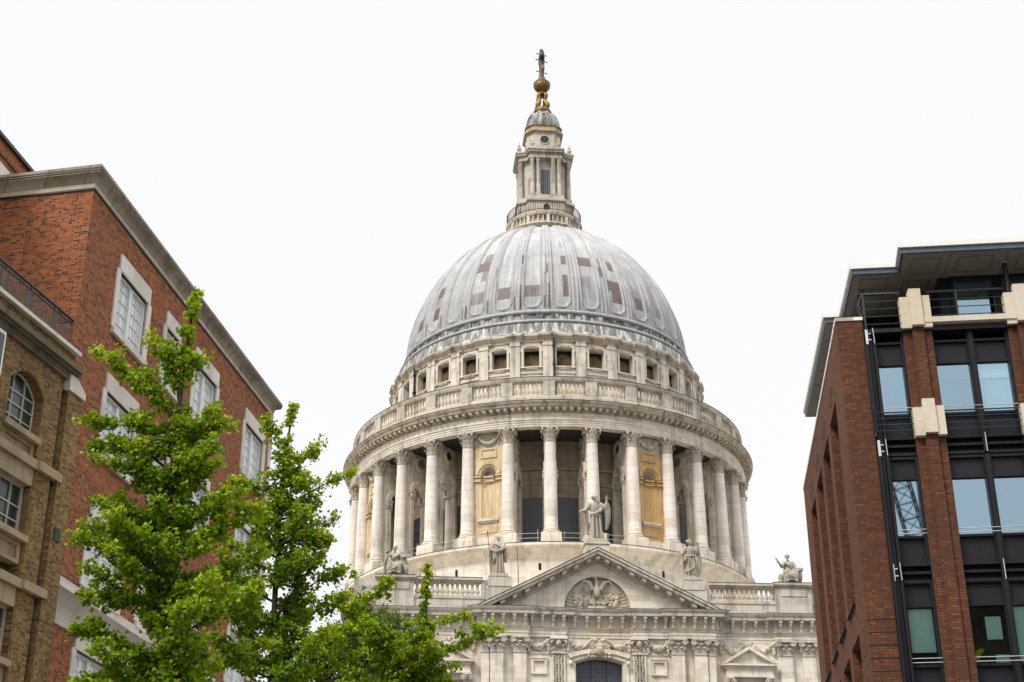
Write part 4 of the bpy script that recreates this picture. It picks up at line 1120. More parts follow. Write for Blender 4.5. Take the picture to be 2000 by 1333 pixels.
pb = baluster_mb(1.14, .2); pb0 = pb.build('baluster', 'stone_plain', pp, smooth=40); f0 = True
for sx in (-1, 1):
    for i in range(13):
        o = pb0 if f0 else pb0.copy()
        if not f0: COL.objects.link(o)
        f0 = False; o.location = (XS + sx * (9.62 + (14.72 - 9.62) * (i + .1) / 12.6), YS + .15, 34.78)
b = MB(); b.lathe([(21.5, 57.25), (21.83, 57.225), (21.84, 57.28), (21.5, 57.31)], 256); part(b, 'lead_flashing', 'flashing')
b = MB(); b.lathe([(20.15, 60.1), (20.88, 60.0), (20.885, 60.06), (20.3, 60.15)], 256); part(b, 'rail_flashing', 'flashing')
b = MB(); b.lathe([(21.0, 43.47), (21.315, 43.44), (21.32, 43.5), (20.95, 43.52)], 192); part(b, 'lead_flashing', 'flashing')
b = MB(); b.sweep(path, [(.5, 33.62), (.835, 33.55), (.835, 33.6), (.5, 33.66)]); part(b, 'lead_flashing', 'flashing')
b = fx(MB()); b.prism(chev(10.02, 33.53, 38.61, .055), YC - 1.05, YC + .6); part(b, 'roof_flashing', 'flashing', ped)
for sx in (-1, 1):
    b = fx(MB()); x0, x1 = sorted((sx * 9.25, sx * 14.6)); b.box(x0, x1, YS - .32, YS + .6, 36.25, 36.29)
    x0, x1 = sorted((sx * 14.6, sx * 17.95)); b.box(x0, x1, YS - .58, YS + 1.5, 36.3, 36.34); part(b, 'rail_flashing', 'flashing')
# cable running down the drum
b = MB()
for k, bb in ((0, rad(3.4)), (1, rad(-14.3))):
    b.T = drumT(bb, 0); b.tube([(0, 21.34, 43.5), (.03, 20.75, 42.5), (0, 20.36, 41.5), (.02, 20.36, 38), (0, 20.36, 34)], .025, 4); b.T = None
b.build_each('lightning_cable', 'iron', CATH)

# ------------------------------------------------------------ statues
def hand(b, p, d, s=1.0):
    """palm with four unequal bent fingers and a side thumb; d: pointing direction"""
    p = Vector(p); d = Vector(d).normalized(); sd_ = d.cross(Vector((0, 0, 1))); sd_ = sd_.normalized() if sd_.length > .1 else Vector((1, 0, 0)); up = sd_.cross(d)
    b.ball(p + d * .045 * s, (.05 * s, .05 * s, .05 * s), 8, 6)
    for i, ln in enumerate((.075, .09, .085, .065)):
        q = p + d * .08 * s + sd_ * (i - 1.5) * .026 * s
        b.tube([q, q + d * ln * .55 * s, q + d * ln * s - up * .03 * s], [.014 * s, .013 * s, .011 * s], 5)
    q = p + d * .02 * s - sd_ * .045 * s; b.tube([q, q + (d - sd_) * .035 * s, q + (d * 1.6 - sd_) * .035 * s], [.015 * s, .014 * s, .011 * s], 5)
def head(b, p, yaw=0, pitch=0, beard=False, s=1.0):
    Rm = Matrix.Rotation(yaw, 3, 'Z') @ Matrix.Rotation(pitch, 3, 'X'); p = Vector(p)
    def E(c, r, n=10): b.ball(p + Rm @ (Vector(c) * s), tuple(x * s for x in r), n, n - 2, Rm)
    E((0, 0, 0), (.085, .105, .125), 12); E((0, -.03, -.06), (.065, .075, .07)); E((0, -.112, -.015), (.017, .028, .035), 6); E((0, -.09, -.075), (.035, .02, .016), 6)
    for sx in (-1, 1):
        E((sx * .036, -.092, .025), (.02, .014, .012), 6); E((sx * .04, -.095, .048), (.03, .018, .011), 6); E((sx * .088, .01, 0), (.014, .028, .04), 6)
    E((0, .03, .05), (.105, .11, .105)); 
    for i in range(14):
        a = PI * (i / 13) ; E((.1 * cos(a), .06 + .03 * sin(i * 3), .02 + .09 * sin(a)), (.035, .035, .04), 6)
    if beard:
        E((0, -.06, -.14), (.06, .055, .09)); E((0, -.05, -.21), (.04, .04, .06))
def robe(b, levels, folds=9, amp=.07, seed=0, n=48):
    q = random.Random(seed); ph = [q.uniform(0, 6) for _ in range(4)]; P = []
    for (cx_, cy_, z, rx, ry) in levels:
        for i in range(n):
            t = 2 * PI * i / n; k = 1 + amp * (sin(folds * t + ph[0] + z * 1.3) * .6 + .5 * sin((folds + 6) * t + ph[1] - z * 2) + .3 * sin(4 * t + ph[2])) * (1 if z < 1.25 else .4)
            P.append((cx_ + rx * k * cos(t), cy_ + ry * k * sin(t), z))
    m_ = len(levels); F_ = [(j * n + i, j * n + (i + 1) % n, (j + 1) * n + (i + 1) % n, (j + 1) * n + i) for j in range(m_ - 1) for i in range(n)]
    F_ += [tuple(range(n))[::-1], tuple((m_ - 1) * n + i for i in range(n))]; b.add(P, F_)
def arm(b, sh, el, ha, fat=1.0):
    sh, el, ha = Vector(sh), Vector(el), Vector(ha)
    b.tube([sh, sh.lerp(el, .5), el], [.085 * fat, .08 * fat, .065 * fat], 10); b.tube([el, el.lerp(ha, .4), ha], [.07 * fat, .06 * fat, .035], 10); b.ball(el, .066 * fat, 8, 6); b.ball(sh, .09 * fat, 8, 6)
    hand(b, ha, ha - el)
def statue(loc, rz, scale, shapes, label, extra=None, vox=.016):
    root = empty('stone_statue', loc, rz); root.scale = (scale,) * 3
    tag(root, label, 'statue', 'stone statues along the transept parapet')
    b = MB(); shapes(b)
    tmp = b.build('tmp_body', 'statue'); md = tmp.modifiers.new('r', 'REMESH'); md.mode = 'VOXEL'; md.voxel_size = vox
    sm = tmp.modifiers.new('s', 'SMOOTH'); sm.factor = .5; sm.iterations = 2
    dg = bpy.context.evaluated_depsgraph_get(); me = bpy.data.meshes.new_from_object(tmp.evaluated_get(dg)); me.name = 'figure'
    bpy.data.objects.remove(tmp); me.materials.clear(); me.materials.append(M['statue'])
    me.polygons.foreach_set('use_smooth', [True] * len(me.polygons))
    o = bpy.data.objects.new('figure', me); COL.objects.link(o); o.parent = root
    b = MB(); b.taper(-.42, .42, -.34, .38, -.10, .03, .03); b.build('base', 'statue', root)
    if extra: extra(root)
    return root
def feet(b, xs=(-.1, .12), y=-.16):
    for x in xs: b.ball((x, y, .05), (.055, .14, .055), 8, 6)
def stand_common(b, seed, lean=0):
    robe(b, [(0, .02, .03, .30, .22), (0, .02, .2, .27, .2), (lean * .3, .01, .5, .235, .18), (lean * .6, 0, .8, .215, .165), (lean, 0, 1.0, .2, .15), (lean, 0, 1.12, .185, .14), (lean, 0, 1.3, .215, .15), (lean, 0, 1.42, .205, .13), (lean, 0, 1.5, .12, .09), (lean, 0, 1.55, .06, .06)], 9, .15, seed)
    b.tube([(lean, 0, 1.48), (lean, -.01, 1.6)], [.065, .058], 10); feet(b)
def s_center(b):
    stand_common(b, 1)
    head(b, (0.0, -.03, 1.70), yaw=rad(55), pitch=rad(-18), beard=True)
    arm(b, (-.21, 0, 1.42), (-.38, -.02, 1.2), (-.52, -.18, 1.13), 1.35); arm(b, (.21, 0, 1.42), (.40, -.05, 1.28), (.42, -.14, 1.62), 1.35)
    # cloak hanging from the raised arm and sash across the waist
    b.tube([(.40, -.03, 1.35), (.47, .0, 1.1), (.46, .02, .8), (.40, .05, .5)], [.10, .12, .10, .05], 10); b.tube([(.44, -.1, 1.5), (.5, -.02, 1.25), (.5, .02, .95)], [.06, .09, .05], 8)
    b.tube([(-.2, -.1, 1.02), (0, -.2, 1.05), (.2, -.12, 1.18), (.22, .0, 1.4)], [.06, .055, .06, .06], 8); b.tube([(-.22, -.05, 1.1), (0, -.19, .98), (.22, -.05, 1.0)], .05, 8)
    b.tube([(-.33, .0, 1.15), (-.34, .03, .8), (-.30, .06, .3)], [.08, .09, .06], 8)
    for x in (-.1, .02, .13): b.tube([(x, -.18, .95), (x * 1.2, -.2, .5), (x * 1.3, -.24, .12)], [.03, .035, .03], 6)
def s_left(b):
    stand_common(b, 2)
    head(b, (.02, -.03, 1.70), yaw=rad(25))
    arm(b, (-.21, 0, 1.42), (-.33, -.02, 1.18), (-.40, -.14, 1.0), 1.3); arm(b, (.22, 0, 1.42), (.30, -.12, 1.2), (-.06, -.26, 1.3), 1.3)
    b.tube([(-.28, .0, 1.38), (-.3, -.1, 1.15), (-.1, -.22, 1.02), (.14, -.22, 1.12), (.26, -.1, 1.36)], [.09, .09, .08, .08, .09], 8)
    b.tube([(.25, .02, 1.3), (.33, .0, 1.0), (.34, .03, .62)], [.1, .11, .06], 8); b.tube([(-.3, .0, 1.1), (-.32, .03, .6), (-.26, .05, .1)], [.06, .08, .07], 8); b.tube([(-.1, -.2, 1.0), (-.18, -.2, .7), (-.24, -.14, .55)], [.05, .06, .03], 8)
    for x in (-.06, .06, .16): b.tube([(x, -.18, .95), (x * 1.1, -.2, .5), (x * 1.3, -.22, .12)], [.03, .035, .03], 6)
def spear(root):
    b = MB(); b.tube([(-.33, -.2, .1), (-.40, -.2, 1.0), (-.47, -.18, 1.85)], .016, 6); b.lathe([(.0, 0), (.035, .05), (.0, .2)], 6, c=(-.475, -.18, 1.85)); b.box(-.53, -.41, -.19, -.17, 1.74, 1.77); b.build('spear', 'bronze_dark', root)
def s_right(b):
    stand_common(b, 3)
    head(b, (-.02, -.03, 1.70), yaw=rad(60), pitch=rad(-12))
    arm(b, (-.21, 0, 1.42), (-.34, -.02, 1.2), (-.47, -.16, 1.08), 1.3); arm(b, (.21, 0, 1.42), (.33, -.1, 1.22), (.30, -.22, 1.5), 1.3)
    b.tube([(-.22, -.05, 1.08), (0, -.18, 1.03), (.2, -.08, 1.06)], .05, 8); b.tube([(.3, .0, 1.35), (.4, .03, 1.0), (.38, .06, .5), (.30, .08, .1)], [.08, .11, .1, .05], 8)
    b.tube([(-.28, .03, 1.1), (-.33, .06, .6), (-.3, .08, .08)], [.05, .08, .06], 8); b.tube([(-.24, -.1, 1.0), (-.27, -.12, .8)], [.09, .06], 8)
    for x in (-.12, -.02, .1): b.tube([(x, -.17, .95), (x * 1.1, -.2, .5), (x * 1.2, -.22, .2)], [.03, .03, .025], 6)
    b.tube([(-.3, -.1, .33), (-.1, -.24, .36), (.08, -.22, .5), (.14, -.18, .75)], [.04, .04, .04, .03], 6)
def book(root):
    b = MB(); b.box(-.62, -.50, -.26, -.2, .98, 1.24); b.build('scroll', 'statue', root)
def seated(b, mir, seed):
    # x mirrored by mir; torso sits on a rock, robe over knees
    X = lambda x: x * mir
    robe(b, [(0, .14, .03, .42, .34), (0, .13, .25, .38, .3), (0, .12, .45, .33, .27), (0, .14, .62, .25, .2), (0, .16, .8, .215, .165), (0, .16, .98, .225, .16), (0, .16, 1.08, .2, .13), (0, .16, 1.16, .11, .09), (0, .16, 1.2, .06, .06)], 8, .08, seed)
    b.tube([(0, .15, 1.14), (X(-.02), .13, 1.25)], [.065, .058], 10)
    for x, kx in ((-.13, -.2), (.13, .22)):
        b.tube([(X(x), .1, .5), (X(kx), -.26, .56)], [.15, .13], 10); b.tube([(X(kx), -.26, .56), (X(kx * 1.05), -.3, .3), (X(kx), -.28, .06)], [.13, .12, .1], 10); b.ball((X(kx), -.36, .05), (.06, .13, .06), 8, 6)
    b.tube([(X(-.3), -.3, .5), (X(0), -.36, .3), (X(.3), -.3, .16)], [.08, .09, .07], 8); b.tube([(X(-.25), -.3, .35), (X(.1), -.34, .12)], [.07, .06], 8)
    for i in range(6): b.tube([(X(-.22 + .09 * i), -.2, .6), (X(-.2 + .09 * i), -.38, .42), (X(-.26 + .1 * i), -.36, .08)], .035, 6)
    b.tube([(X(-.2), -.02, 1.05), (X(0), -.06, .9), (X(.16), .02, .72)], [.06, .06, .06], 8)
def s_seat_right(b):
    seated(b, 1, 4); head(b, (-.03, .1, 1.36), yaw=rad(-15), pitch=rad(8), beard=True)
    arm(b, (-.2, .14, 1.06), (-.34, -.02, .84), (-.52, -.16, .98), 1.25); arm(b, (.2, .14, 1.06), (.33, .06, .82), (.40, -.12, .72), 1.25)
    b.ball((.44, .0, .4), (.17, .2, .36), 10, 8); b.box(.3, .62, -.2, .1, .62, .76); b.tube([(.34, -.22, .62), (.28, -.3, .1)], [.06, .05], 6); b.ball((-.42, .05, .3), (.14, .16, .22), 8, 6); b.ball((-.5, -.1, .08), (.16, .14, .1), 8, 6)
def quill(root):
    b = MB(); b.tube([(-.53, -.18, 1.0), (-.62, -.2, 1.14), (-.68, -.21, 1.22)], [.03, .035, .025], 6); b.build('quill', 'statue', root)
def s_seat_left(b):
    seated(b, -1, 5); head(b, (-.02, .1, 1.36), yaw=rad(-35), pitch=rad(12), beard=True)
    arm(b, (-.2, .14, 1.06), (-.36, .0, .95), (-.33, -.2, 1.06), 1.25); arm(b, (.2, .14, 1.06), (.33, .08, .82), (.4, -.05, .86), 1.25)
    b.ball((.44, .05, .62), (.16, .13, .34), 10, 8); b.ball((.5, -.02, .25), (.15, .2, .3), 10, 8); b.ball((.42, -.1, .9), (.13, .1, .1), 8, 6)
    b.tube([(-.34, -.15, 1.0), (-.4, -.1, .75), (-.46, .0, .5), (-.45, .02, .12)], [.08, .09, .08, .06], 8); b.box(-.45, -.22, -.28, -.16, 1.05, 1.14)
def attr(root): 
    b = MB(); b.tube([(-.3, -.25, 1.0), (-.28, -.3, .5), (-.24, -.32, .05)], .03, 6); b.build('staff', 'statue', root)
def cw(x, y, z):
    c_, s_ = cos(PHI), sin(PHI); return (3.75 + x * c_ - y * s_, 153.8 + x * s_ + y * c_, z)
statue(cw(.1, YC + .15, 39.35), PHI, 2.22, s_center, 'bearded robed stone figure with one arm raised, standing on the pediment apex')
statue(cw(-7.92, YC + .75, 36.5), PHI, 1.86, s_left, 'robed stone figure holding a thin spear, left of the pediment', spear)
statue(cw(8.0, YC + .75, 36.5), PHI, 1.86, s_right, 'robed stone figure looking up to the right, right of the pediment beside the balustrade', book)
statue(cw(-16.3, YS + .35, 36.42), PHI, 1.75, s_seat_left, 'seated stone figure above the left parapet pedestal, in front of the drum columns', attr)
statue(cw(16.35, YS + .35, 36.42), PHI, 1.75, s_seat_right, 'seated stone figure holding up a quill on the right pedestal against the sky', quill)

# ------------------------------------------------------------ red brick building on the left
def dirv(a): a = rad(a); return Vector((sin(a), cos(a), 0))
RC = Vector((-12.442, 39.0, 0)); dl = dirv(8.5); nl = Vector((dl.y, -dl.x, 0)); dsh = dirv(-78.84)
RED = empty('brick_building', RC); RED.name = 'brick_building'
tag(RED, 'orange red brick building with stone cornice and white windows, left side', 'building')
LT = lambda s_, o, z: tuple(dl * s_ + nl * o + Vector((0, 0, z)))   # s along the front, o outward
SL = 18.25
b = MB()
c0 = Vector((0, 0)); c1 = Vector((dl.x, dl.y)) * SL; c3 = Vector((dsh.x, dsh.y)) * 14; c2 = c1 + c3
# front wall built around the window openings
wins = [(2.48, 4.75), (6.5, 7.62), (9.38, 11.58), (15.0, 17.25)]
rowsz = [(21.5, 23.46), (17.52, 19.46), (13.5, 15.48), (9.4, 11.7), (5.4, 7.7)]
def wall_grid(b, T, s0, s1, z0, z1, holes, o0=-.35, o1=0):
    xs = sorted({s0, s1} | {h[0] for h in holes} | {h[1] for h in holes}); zs_ = sorted({z0, z1} | {h[2] for h in holes} | {h[3] for h in holes})
    b.T = T
    for i in range(len(xs) - 1):
        run = None
        for j in range(len(zs_) - 1):
            mx_, mz_ = (xs[i] + xs[i + 1]) / 2, (zs_[j] + zs_[j + 1]) / 2
            hole = any(h[0] < mx_ < h[1] and h[2] < mz_ < h[3] for h in holes)
            if not hole:
                b.add([(xs[i], o1, zs_[j]), (xs[i + 1], o1, zs_[j]), (xs[i + 1], o1, zs_[j + 1]), (xs[i], o1, zs_[j + 1])], [(0, 1, 2, 3)])
    for h in holes:
        for s_ in h[:2]: b.add([(s_, o0, h[2]), (s_, o1, h[2]), (s_, o1, h[3]), (s_, o0, h[3])], [(0, 1, 2, 3)])
        for z in h[2:]: b.add([(h[0], o0, z), (h[1], o0, z), (h[1], o1, z), (h[0], o1, z)], [(0, 1, 2, 3)])
    b.T = None
holes = [(a, c, z0, z1) for a, c in wins for z0, z1 in rowsz]
wall_grid(b, LT, 0, SL, 0, 25.0, holes)
P = [(c0.x, c0.y), (c3.x, c3.y), (c2.x, c2.y), (c1.x, c1.y)]
b.add([(x, y, z) for z in (0, 25.0) for x, y in P], [(0, 1, 5, 4), (1, 2, 6, 5), (2, 3, 7, 6), (4, 5, 6, 7)])
rw = b.build('wall', 'red_brick', RED)
b = MB()
for (x, y) in ((0, 0),): pass
pth = [(c3.x, c3.y), (0, 0), (c1.x, c1.y), (c2.x, c2.y)]
pth = [Vector(p) for p in pth]
squat = lambda p: [(o * .8, 24.97 + (z - 24.97) * .8) for o, z in p]
b.sweep([tuple(p) for p in pth], squat([(-.3, 24.97), (.04, 24.97), (.04, 25.16), (.07, 25.17), (.07, 25.21)] + [(.07 + .27 * (1 - cos(t)), 25.21 + .25 * sin(t)) for t in [PI / 2 * i / 7 for i in range(1, 8)]] + [(.34, 25.5), (.32, 25.51), (.32, 25.53), (.37, 25.54), (.37, 25.58), (.35, 25.59), (.35, 25.61), (.39, 25.62), (.39, 25.74), (-.4, 25.78)]))
b.build('cornice', 'cornice', RED)
b = MB(); b.sweep([tuple(p) for p in pth], squat([(.325, 25.5), (.352, 25.5), (.352, 25.53), (.325, 25.53)])); b.build('cornice_groove', 'iron', RED)  # dark strips painting the shadow lines between the cornice mouldings
b = MB(); b.sweep([tuple(p) for p in pth], squat([(.355, 25.585), (.382, 25.585), (.382, 25.612), (.355, 25.612)])); b.build('cornice_groove', 'iron', RED)
b = MB(); b.sweep([tuple(p) for p in pth], squat([(.02, 24.975), (.05, 24.975), (.05, 25.155), (.02, 25.16)])); b.build('cornice_band', 'band_cream', RED)
b = MB(); b.sweep([tuple(p) for p in pth], [(0, 24.9), (.045, 24.91), (.045, 24.965), (0, 24.97)]); b.build('lead_flashing', 'iron', RED)
def red_window(a, c, z0, z1, sill):
    b = MB(LT); cols = 4 if c - a > 1.6 else 2
    b.add([(a, -.14, z0), (c, -.14, z0), (c, -.14, z1), (a, -.14, z1)], [(0, 1, 2, 3)]); w_ = b.build('window', 'curtain', RED)
    b = MB(LT)
    for s_ in (a + .04, c - .04): b.box(s_ - .05, s_ + .05, -.2, -.07, z0, z1)
    for z in (z0 + .05, z1 - .05): b.box(a + .09, c - .09, -.2, -.075, z - .05, z + .05)
    if cols == 4: b.box((a + c) / 2 - .1, (a + c) / 2 + .1, -.2, -.06, z0 + .1, z1 - .1)
    b.build('window_frame', 'white_paint', w_)
    b = MB(LT); n = 5
    for j in range(1, n - 1 + 1):
        z = z0 + (z1 - z0) * j / n; b.box(a + .09, c - .09, -.142, -.115, z - .014, z + .014)
    for k in range(1, cols):
        if cols == 4 and k == 2: continue
        s_ = a + (c - a) * k / cols; b.box(s_ - .014, s_ + .014, -.142, -.12, z0 + .1, z1 - .1)
    b.build('glazing_bar', 'white_paint', w_)
    b = MB(LT)
    b.box(a - .12, c + .14, -.3, .06, z1, z1 + .54)
    for x0, x1 in ((a - .27, a), (c, c + .3)): b.box(x0, x1, -.3, .05, z0 - .01, z1)
    b.build('stone_surround', 'trim', w_)
    b = MB(LT); b.box(a - .2, c + .24, -.3, .11, z0 - .2, z0 - .012); b.build('window_sill', 'trim', w_)
for a, c in wins:
    for z0, z1 in rowsz[:4]: red_window(a, c, z0, z1, True)
b = MB(); b.sweep([(0, 0), (c1.x, c1.y)], [(0, 12.05), (.05, 12.06), (.05, 12.55), (.1, 12.62), (.3, 12.84), (.42, 12.86), (.42, 13.0), (.08, 13.06), (.08, 13.32), (0, 13.34)]); b.build('stone_band', 'trim', RED)
b = MB(LT); b.box(SL - .32, SL + .02, 0, .06, 0, 24.9); b.build('end_pier', 'trim', RED)
b = MB(LT); b.box(-6, SL - 2, -8, -3, 25.6, 26.74); ph_ = b.build('penthouse_wall', 'red_brick', RED)
b = MB(LT); b.box(-6.1, SL - 1.9, -8.1, -2.9, 26.74, 26.86); b.build('coping', 'iron', ph_)
b = MB(LT); b.box(-2.2, .35, -3.02, -2.97, 25.5, 26.0); b.build('penthouse_lintel', 'trim', ph_)
b = MB(LT); b.box(-6, SL - 2, -3.02, -2.975, 26.22, 26.27); b.build('brick_course', 'void', ph_)

# ------------------------------------------------------------ yellow brick building in front of it
EY = Vector((-12.056, 38.9, 0)); dyv = dirv(14.0); nyv = Vector((dyv.y, -dyv.x, 0))
YEL = empty('stock_brick_building', EY); tag(YEL, 'old yellow stock brick building with arched window and iron roof railing, far left', 'building')
YT = lambda s_, o, z: tuple(dyv * s_ + nyv * o + Vector((0, 0, z)))
def ap(x0, x1, z0, zs_, rise, n=10): return [(x1, z0), (x1, zs_)] + [(x1 + (x0 - x1) * i / n, zs_ + rise * (1 - (2 * i / n - 1) ** 2)) for i in range(1, n)] + [(x0, zs_), (x0, z0)]
b = MB(YT)
A0, A1 = -3.36, -1.72
def aprism(holes, s0, s1, z0, z1, o0, o1):
    # wall slab as strips, with one arched hole list
    b.prism([(s0, z0), (s0, z1), (s1, z1), (s1, z0)] + sum([h for h in holes], []), o0, o1)
# base wall (set back) and proud piers
YH = 18.2
b.box(-14, -.02, -9, -.45, 0, YH)
b.prism([(A0 - .1, 15.6), (A0 - .1, 18.4), (A1 + .06, 18.4), (A1 + .06, 15.6)] + ap(A0, A1, 15.6, 17.36, .44), -.45, 0.0)
b.box(A1 + .06, -.9, -.45, 0.0, 0, 18.4); b.box(-5.3, A0 - .1, -.45, 0.0, 0, 18.4); b.box(-14, -5.3, -.45, -.02, 0, 18.4)
b.box(-.9, -.72, -.45, -.22, 0, 18.4); b.box(-.72, 0.02, -.6, .1, 0, 18.05)
b.box(-14, -.4, -9, -.03, 18.75, 19.23); b.box(A0 - .1, A1 + .06, -.45, -.06, 15.0, 15.6)
b.box(A0 - .1, A0, -.45, -.02, 0, 15.0); b.box(A1, A1 + .06, -.45, -.02, 0, 15.0)
yw = b.build('wall', 'yellow_brick', YEL)
b = MB(YT); b.prism(ap(A0 - .02, A1 + .02, 17.2, 17.38, .45)[1:-1] + [(A0 - .3, 17.48)] + [(A0 - .3 + (A1 - A0 + .6) * i / 10, 17.48 + .52 * (1 - (2 * i / 10 - 1) ** 2)) for i in range(1, 10)] + [(A1 + .3, 17.48)], -.1, .012); b.build('brick_arch', 'yellow_brick', YEL)
b = MB(); b.T = YT
def yprof(o): return o
prof = [(18.35, .0), (18.45, .1), (18.55, .12), (18.62, .22), (18.7, .3), (18.78, .3)]
for (za, oa), (zb, ob) in zip(prof[:-1], prof[1:]): b.box(-14, -.42, -.5, max(oa, ob), za, zb)
b.build('cornice', 'sooty_cornice', YEL); 
b = MB(YT); b.box(-14, -.32, -1.2, .12, 19.23, 19.34); b.build('coping', 'trim', YEL)
b = MB(YT); b.prism([(-.8, 18.05), (-.8, 18.5), (-.45, 18.52), (.08, 18.22), (.08, 18.05)], -.6, .16); b.build('pier_cap', 'trim', YEL)
for (z0, z1) in ((15.42, 15.66), (12.24, 12.47), (9.1, 9.32)):
    b = MB(YT); b.box(A1 + .04, -.55, -.4, .14, z0, z1); b.box(A0 - .3, A1 + .04, -.4, .06, z0 + .001, z1 - .001); b.box(-5.3, A0 - .3, -.4, .14, z0, z1); b.build('string_course', 'band_stone', YEL)
def ywin(z0, z1, arched):
    b = MB(YT); w2 = A1 - A0
    pl = ap(A0, A1, z0, z1 - (.44 if arched else .001), .44 if arched else .0005)
    b.prism(pl, -.34, -.30); w_ = b.build('window', 'dark_pane', YEL)
    b = MB(YT); cols, rws = 3, 4 if arched else 3
    for k in range(1, cols): s_ = A0 + w2 * k / cols; b.box(s_ - .015, s_ + .015, -.32, -.25, z0, z1 - (.06 if arched else 0))
    for j in range(1, rws): z = z0 + (z1 - z0 - .2) * j / rws; b.box(A0, A1, -.32, -.255, z - .015, z + .015)
    if arched:
        pts = [(x, -.28, z) for x, z in ap(A0 + .03, A1 - .03, z0, z1 - .45, .42)]; b.tube(pts, .03, 6)
    else:
        for s_ in (A0 + .03, A1 - .03): b.box(s_ - .028, s_ + .028, -.32, -.24, z0, z1)
        for z in (z0 + .03, z1 - .03): b.box(A0 + .07, A1 - .07, -.32, -.242, z - .03, z + .03)
    b.build('window_frame', 'cream_frame', w_)
    b = MB(YT); b.box(A0 - .08, A1 + .02, -.32, .09, z0 - .16, z0); b.build('window_sill', 'band_stone', w_)
    b = MB(YT); zb = z0 - .16
    b.box(A0, A1 + .02, -.4, -.14, zb - .55, zb); 
    for q in ((A0, A1, zb - .12, zb - .02), (A0, A1, zb - .56, zb - .46)): b.box(q[0], q[1], -.3, -.08, q[2], q[3])
    for s_ in (A0 + .08, A1 - .08): b.box(s_ - .1, s_ + .12, -.3, -.081, zb - .46, zb - .12)
    b.build('apron_panel', 'band_stone', w_)
ywin(16.24, 17.8, True); ywin(13.58, 14.95, False); ywin(10.4, 11.75, False)
for z in (14.95, 11.75): 
    b = MB(YT); b.box(A0 - .2, A1 + .06, -.4, -.04, z, z + .48); b.build('stone_lintel', 'band_stone', YEL)
b = MB(YT); b.box(-5.4, -4.02, -.1, .14, 17.1, 18.28); wb = b.build('white_window', 'white_paint', YEL); b = MB(YT); b.box(-5.3, -4.1, .13, .15, 17.2, 18.18); b.build('pane', 'dark_pane', wb)
b = MB(YT); b.tube([(-.82, -.1, 18.3), (-.82, -.1, 9), (-.82, -.1, 0)], .06, 8)
for z in (17.95, 15.3, 12.1): b.box(-.92, -.72, -.22, -.02, z, z + .12)
b.build('drainpipe', 'iron', YEL)
b = MB(YT); b.box(-.55, -.27, .09, .13, 13.85, 14.2); b.build('wall_vent', 'iron', YEL)
RAILR = empty('roof_railing', tuple(EY)); tag(RAILR, 'black iron railing with thin upright bars on the yellow brick roof edge', 'railing')
b = MB(YT)
for z, r_ in ((20.3, .045), (20.17, .022), (19.42, .02)): b.tube([(-9, -.18, z), (-.5, -.18, z)], r_, 6)
b.tube([(-.5, -.18, 20.3), (-.5, -.6, 20.3)], .04, 6); b.build('hand_rail', 'iron', RAILR)
b = MB(YT); s_ = -9.0; i = 0
while s_ < -.48:
    b.box(s_ - .016, s_ + .016, -.19, -.17, 19.33, 20.2)
    if i % 10 == 0: b.box(s_ - .025, s_ + .025, -.205, -.155, 19.32, 20.3)
    s_ += .125; i += 1
b.build('railing_bars', 'iron', RAILR)

# ------------------------------------------------------------ brick office building on the right
CQ = Vector((9.25, 39.0, 0)); df = dirv(95.4); db = Vector((-df.y, df.x, 0))
OFF = empty('office_building', CQ); tag(OFF, 'dark red brick office building with black framed blue glass and overhanging roof, right side', 'building')
OT = lambda s_, d, z: tuple(df * s_ + db * d + Vector((0, 0, z)))
OL = 14.5                                              # depth of the side wall
ST = lambda d, o, z: OT(-o - .0 + d * .0139, d, z)      # side wall: d back from the corner, o outward to the left
b = MB()
slots = [(2.05 + 2.8 * i, 4.15 + 2.75 * i, 12.85, 18.85) for i in range(4)]
slots = [(a, c - .1, z0, z1) for a, c, z0, z1 in slots]
low = [(2.05 + 2.8 * i, 4.1 + 2.75 * i, 5.0, 11.95) for i in range(4)]
wall_grid(b, ST, 0, OL, 0, 20.45, slots + low, o0=-.75)
b.T = OT
b.box(.0, .73, 0.001, .6, 0, 20.45); b.T = None
b.T = ST; b.add([(OL, 0, 0), (OL, -8, 0), (OL, -8, 20.2), (OL, 0, 20.2)], [(0, 1, 2, 3)]); b.T = None
ow_ = b.build('wall', 'brown_brick', OFF)
b = MB(ST)
for h in slots + low: b.add([(h[0] - .05, -.7, h[2] - .05), (h[1] + .05, -.7, h[2] - .05), (h[1] + .05, -.7, h[3] + .05), (h[0] - .05, -.7, h[3] + .05)], [(0, 1, 2, 3)])
b.build_each('slot_glazing', 'void', OFF)
b = MB(ST)
for h in slots: b.box(h[0] + .1, h[1] - .1, 0, .09, h[2] - .06, h[2] - .01)
for h in low: b.box(h[0] + .1, h[1] - .1, -.3, -.22, h[3] - .5, h[3] - .44)
b.build_each('slot_sill', 'dark_metal', OFF)
b = MB(ST); b.box(-.03, OL, -.5, .03, 20.45, 20.55); b.T = OT; b.box(-.03, .75, -.03, .55, 20.451, 20.55); b.build('stone_coping', 'white_fascia', OFF)
b = MB(ST)                                             # perforated brick diamonds near the top
for i in range(4):
    c_ = 3.1 + 2.8 * i
    for r_ in range(-4, 5):
        for q in range(-4, 5):
            if abs(r_) + abs(q) <= 4 and (r_ + q) % 2 == 0: b.box(c_ + q * .17 - .06, c_ + q * .17 + .06, -.05, .004, 19.4 + r_ * .075 - .03, 19.4 + r_ * .075 + .03)
b.build('brick_perforations', 'void', OFF)
b = MB(OT)
for i in range(6): z = 11.8 - i * .34; b.box(-.004, .73, -.004, .05, z - .012, z + .012)
b.T = ST
for i in range(6): z = 11.8 - i * .34; b.box(0, 2.0, -.05, .004, z - .012, z + .012)
b.build('brick_groove', 'void', OFF)
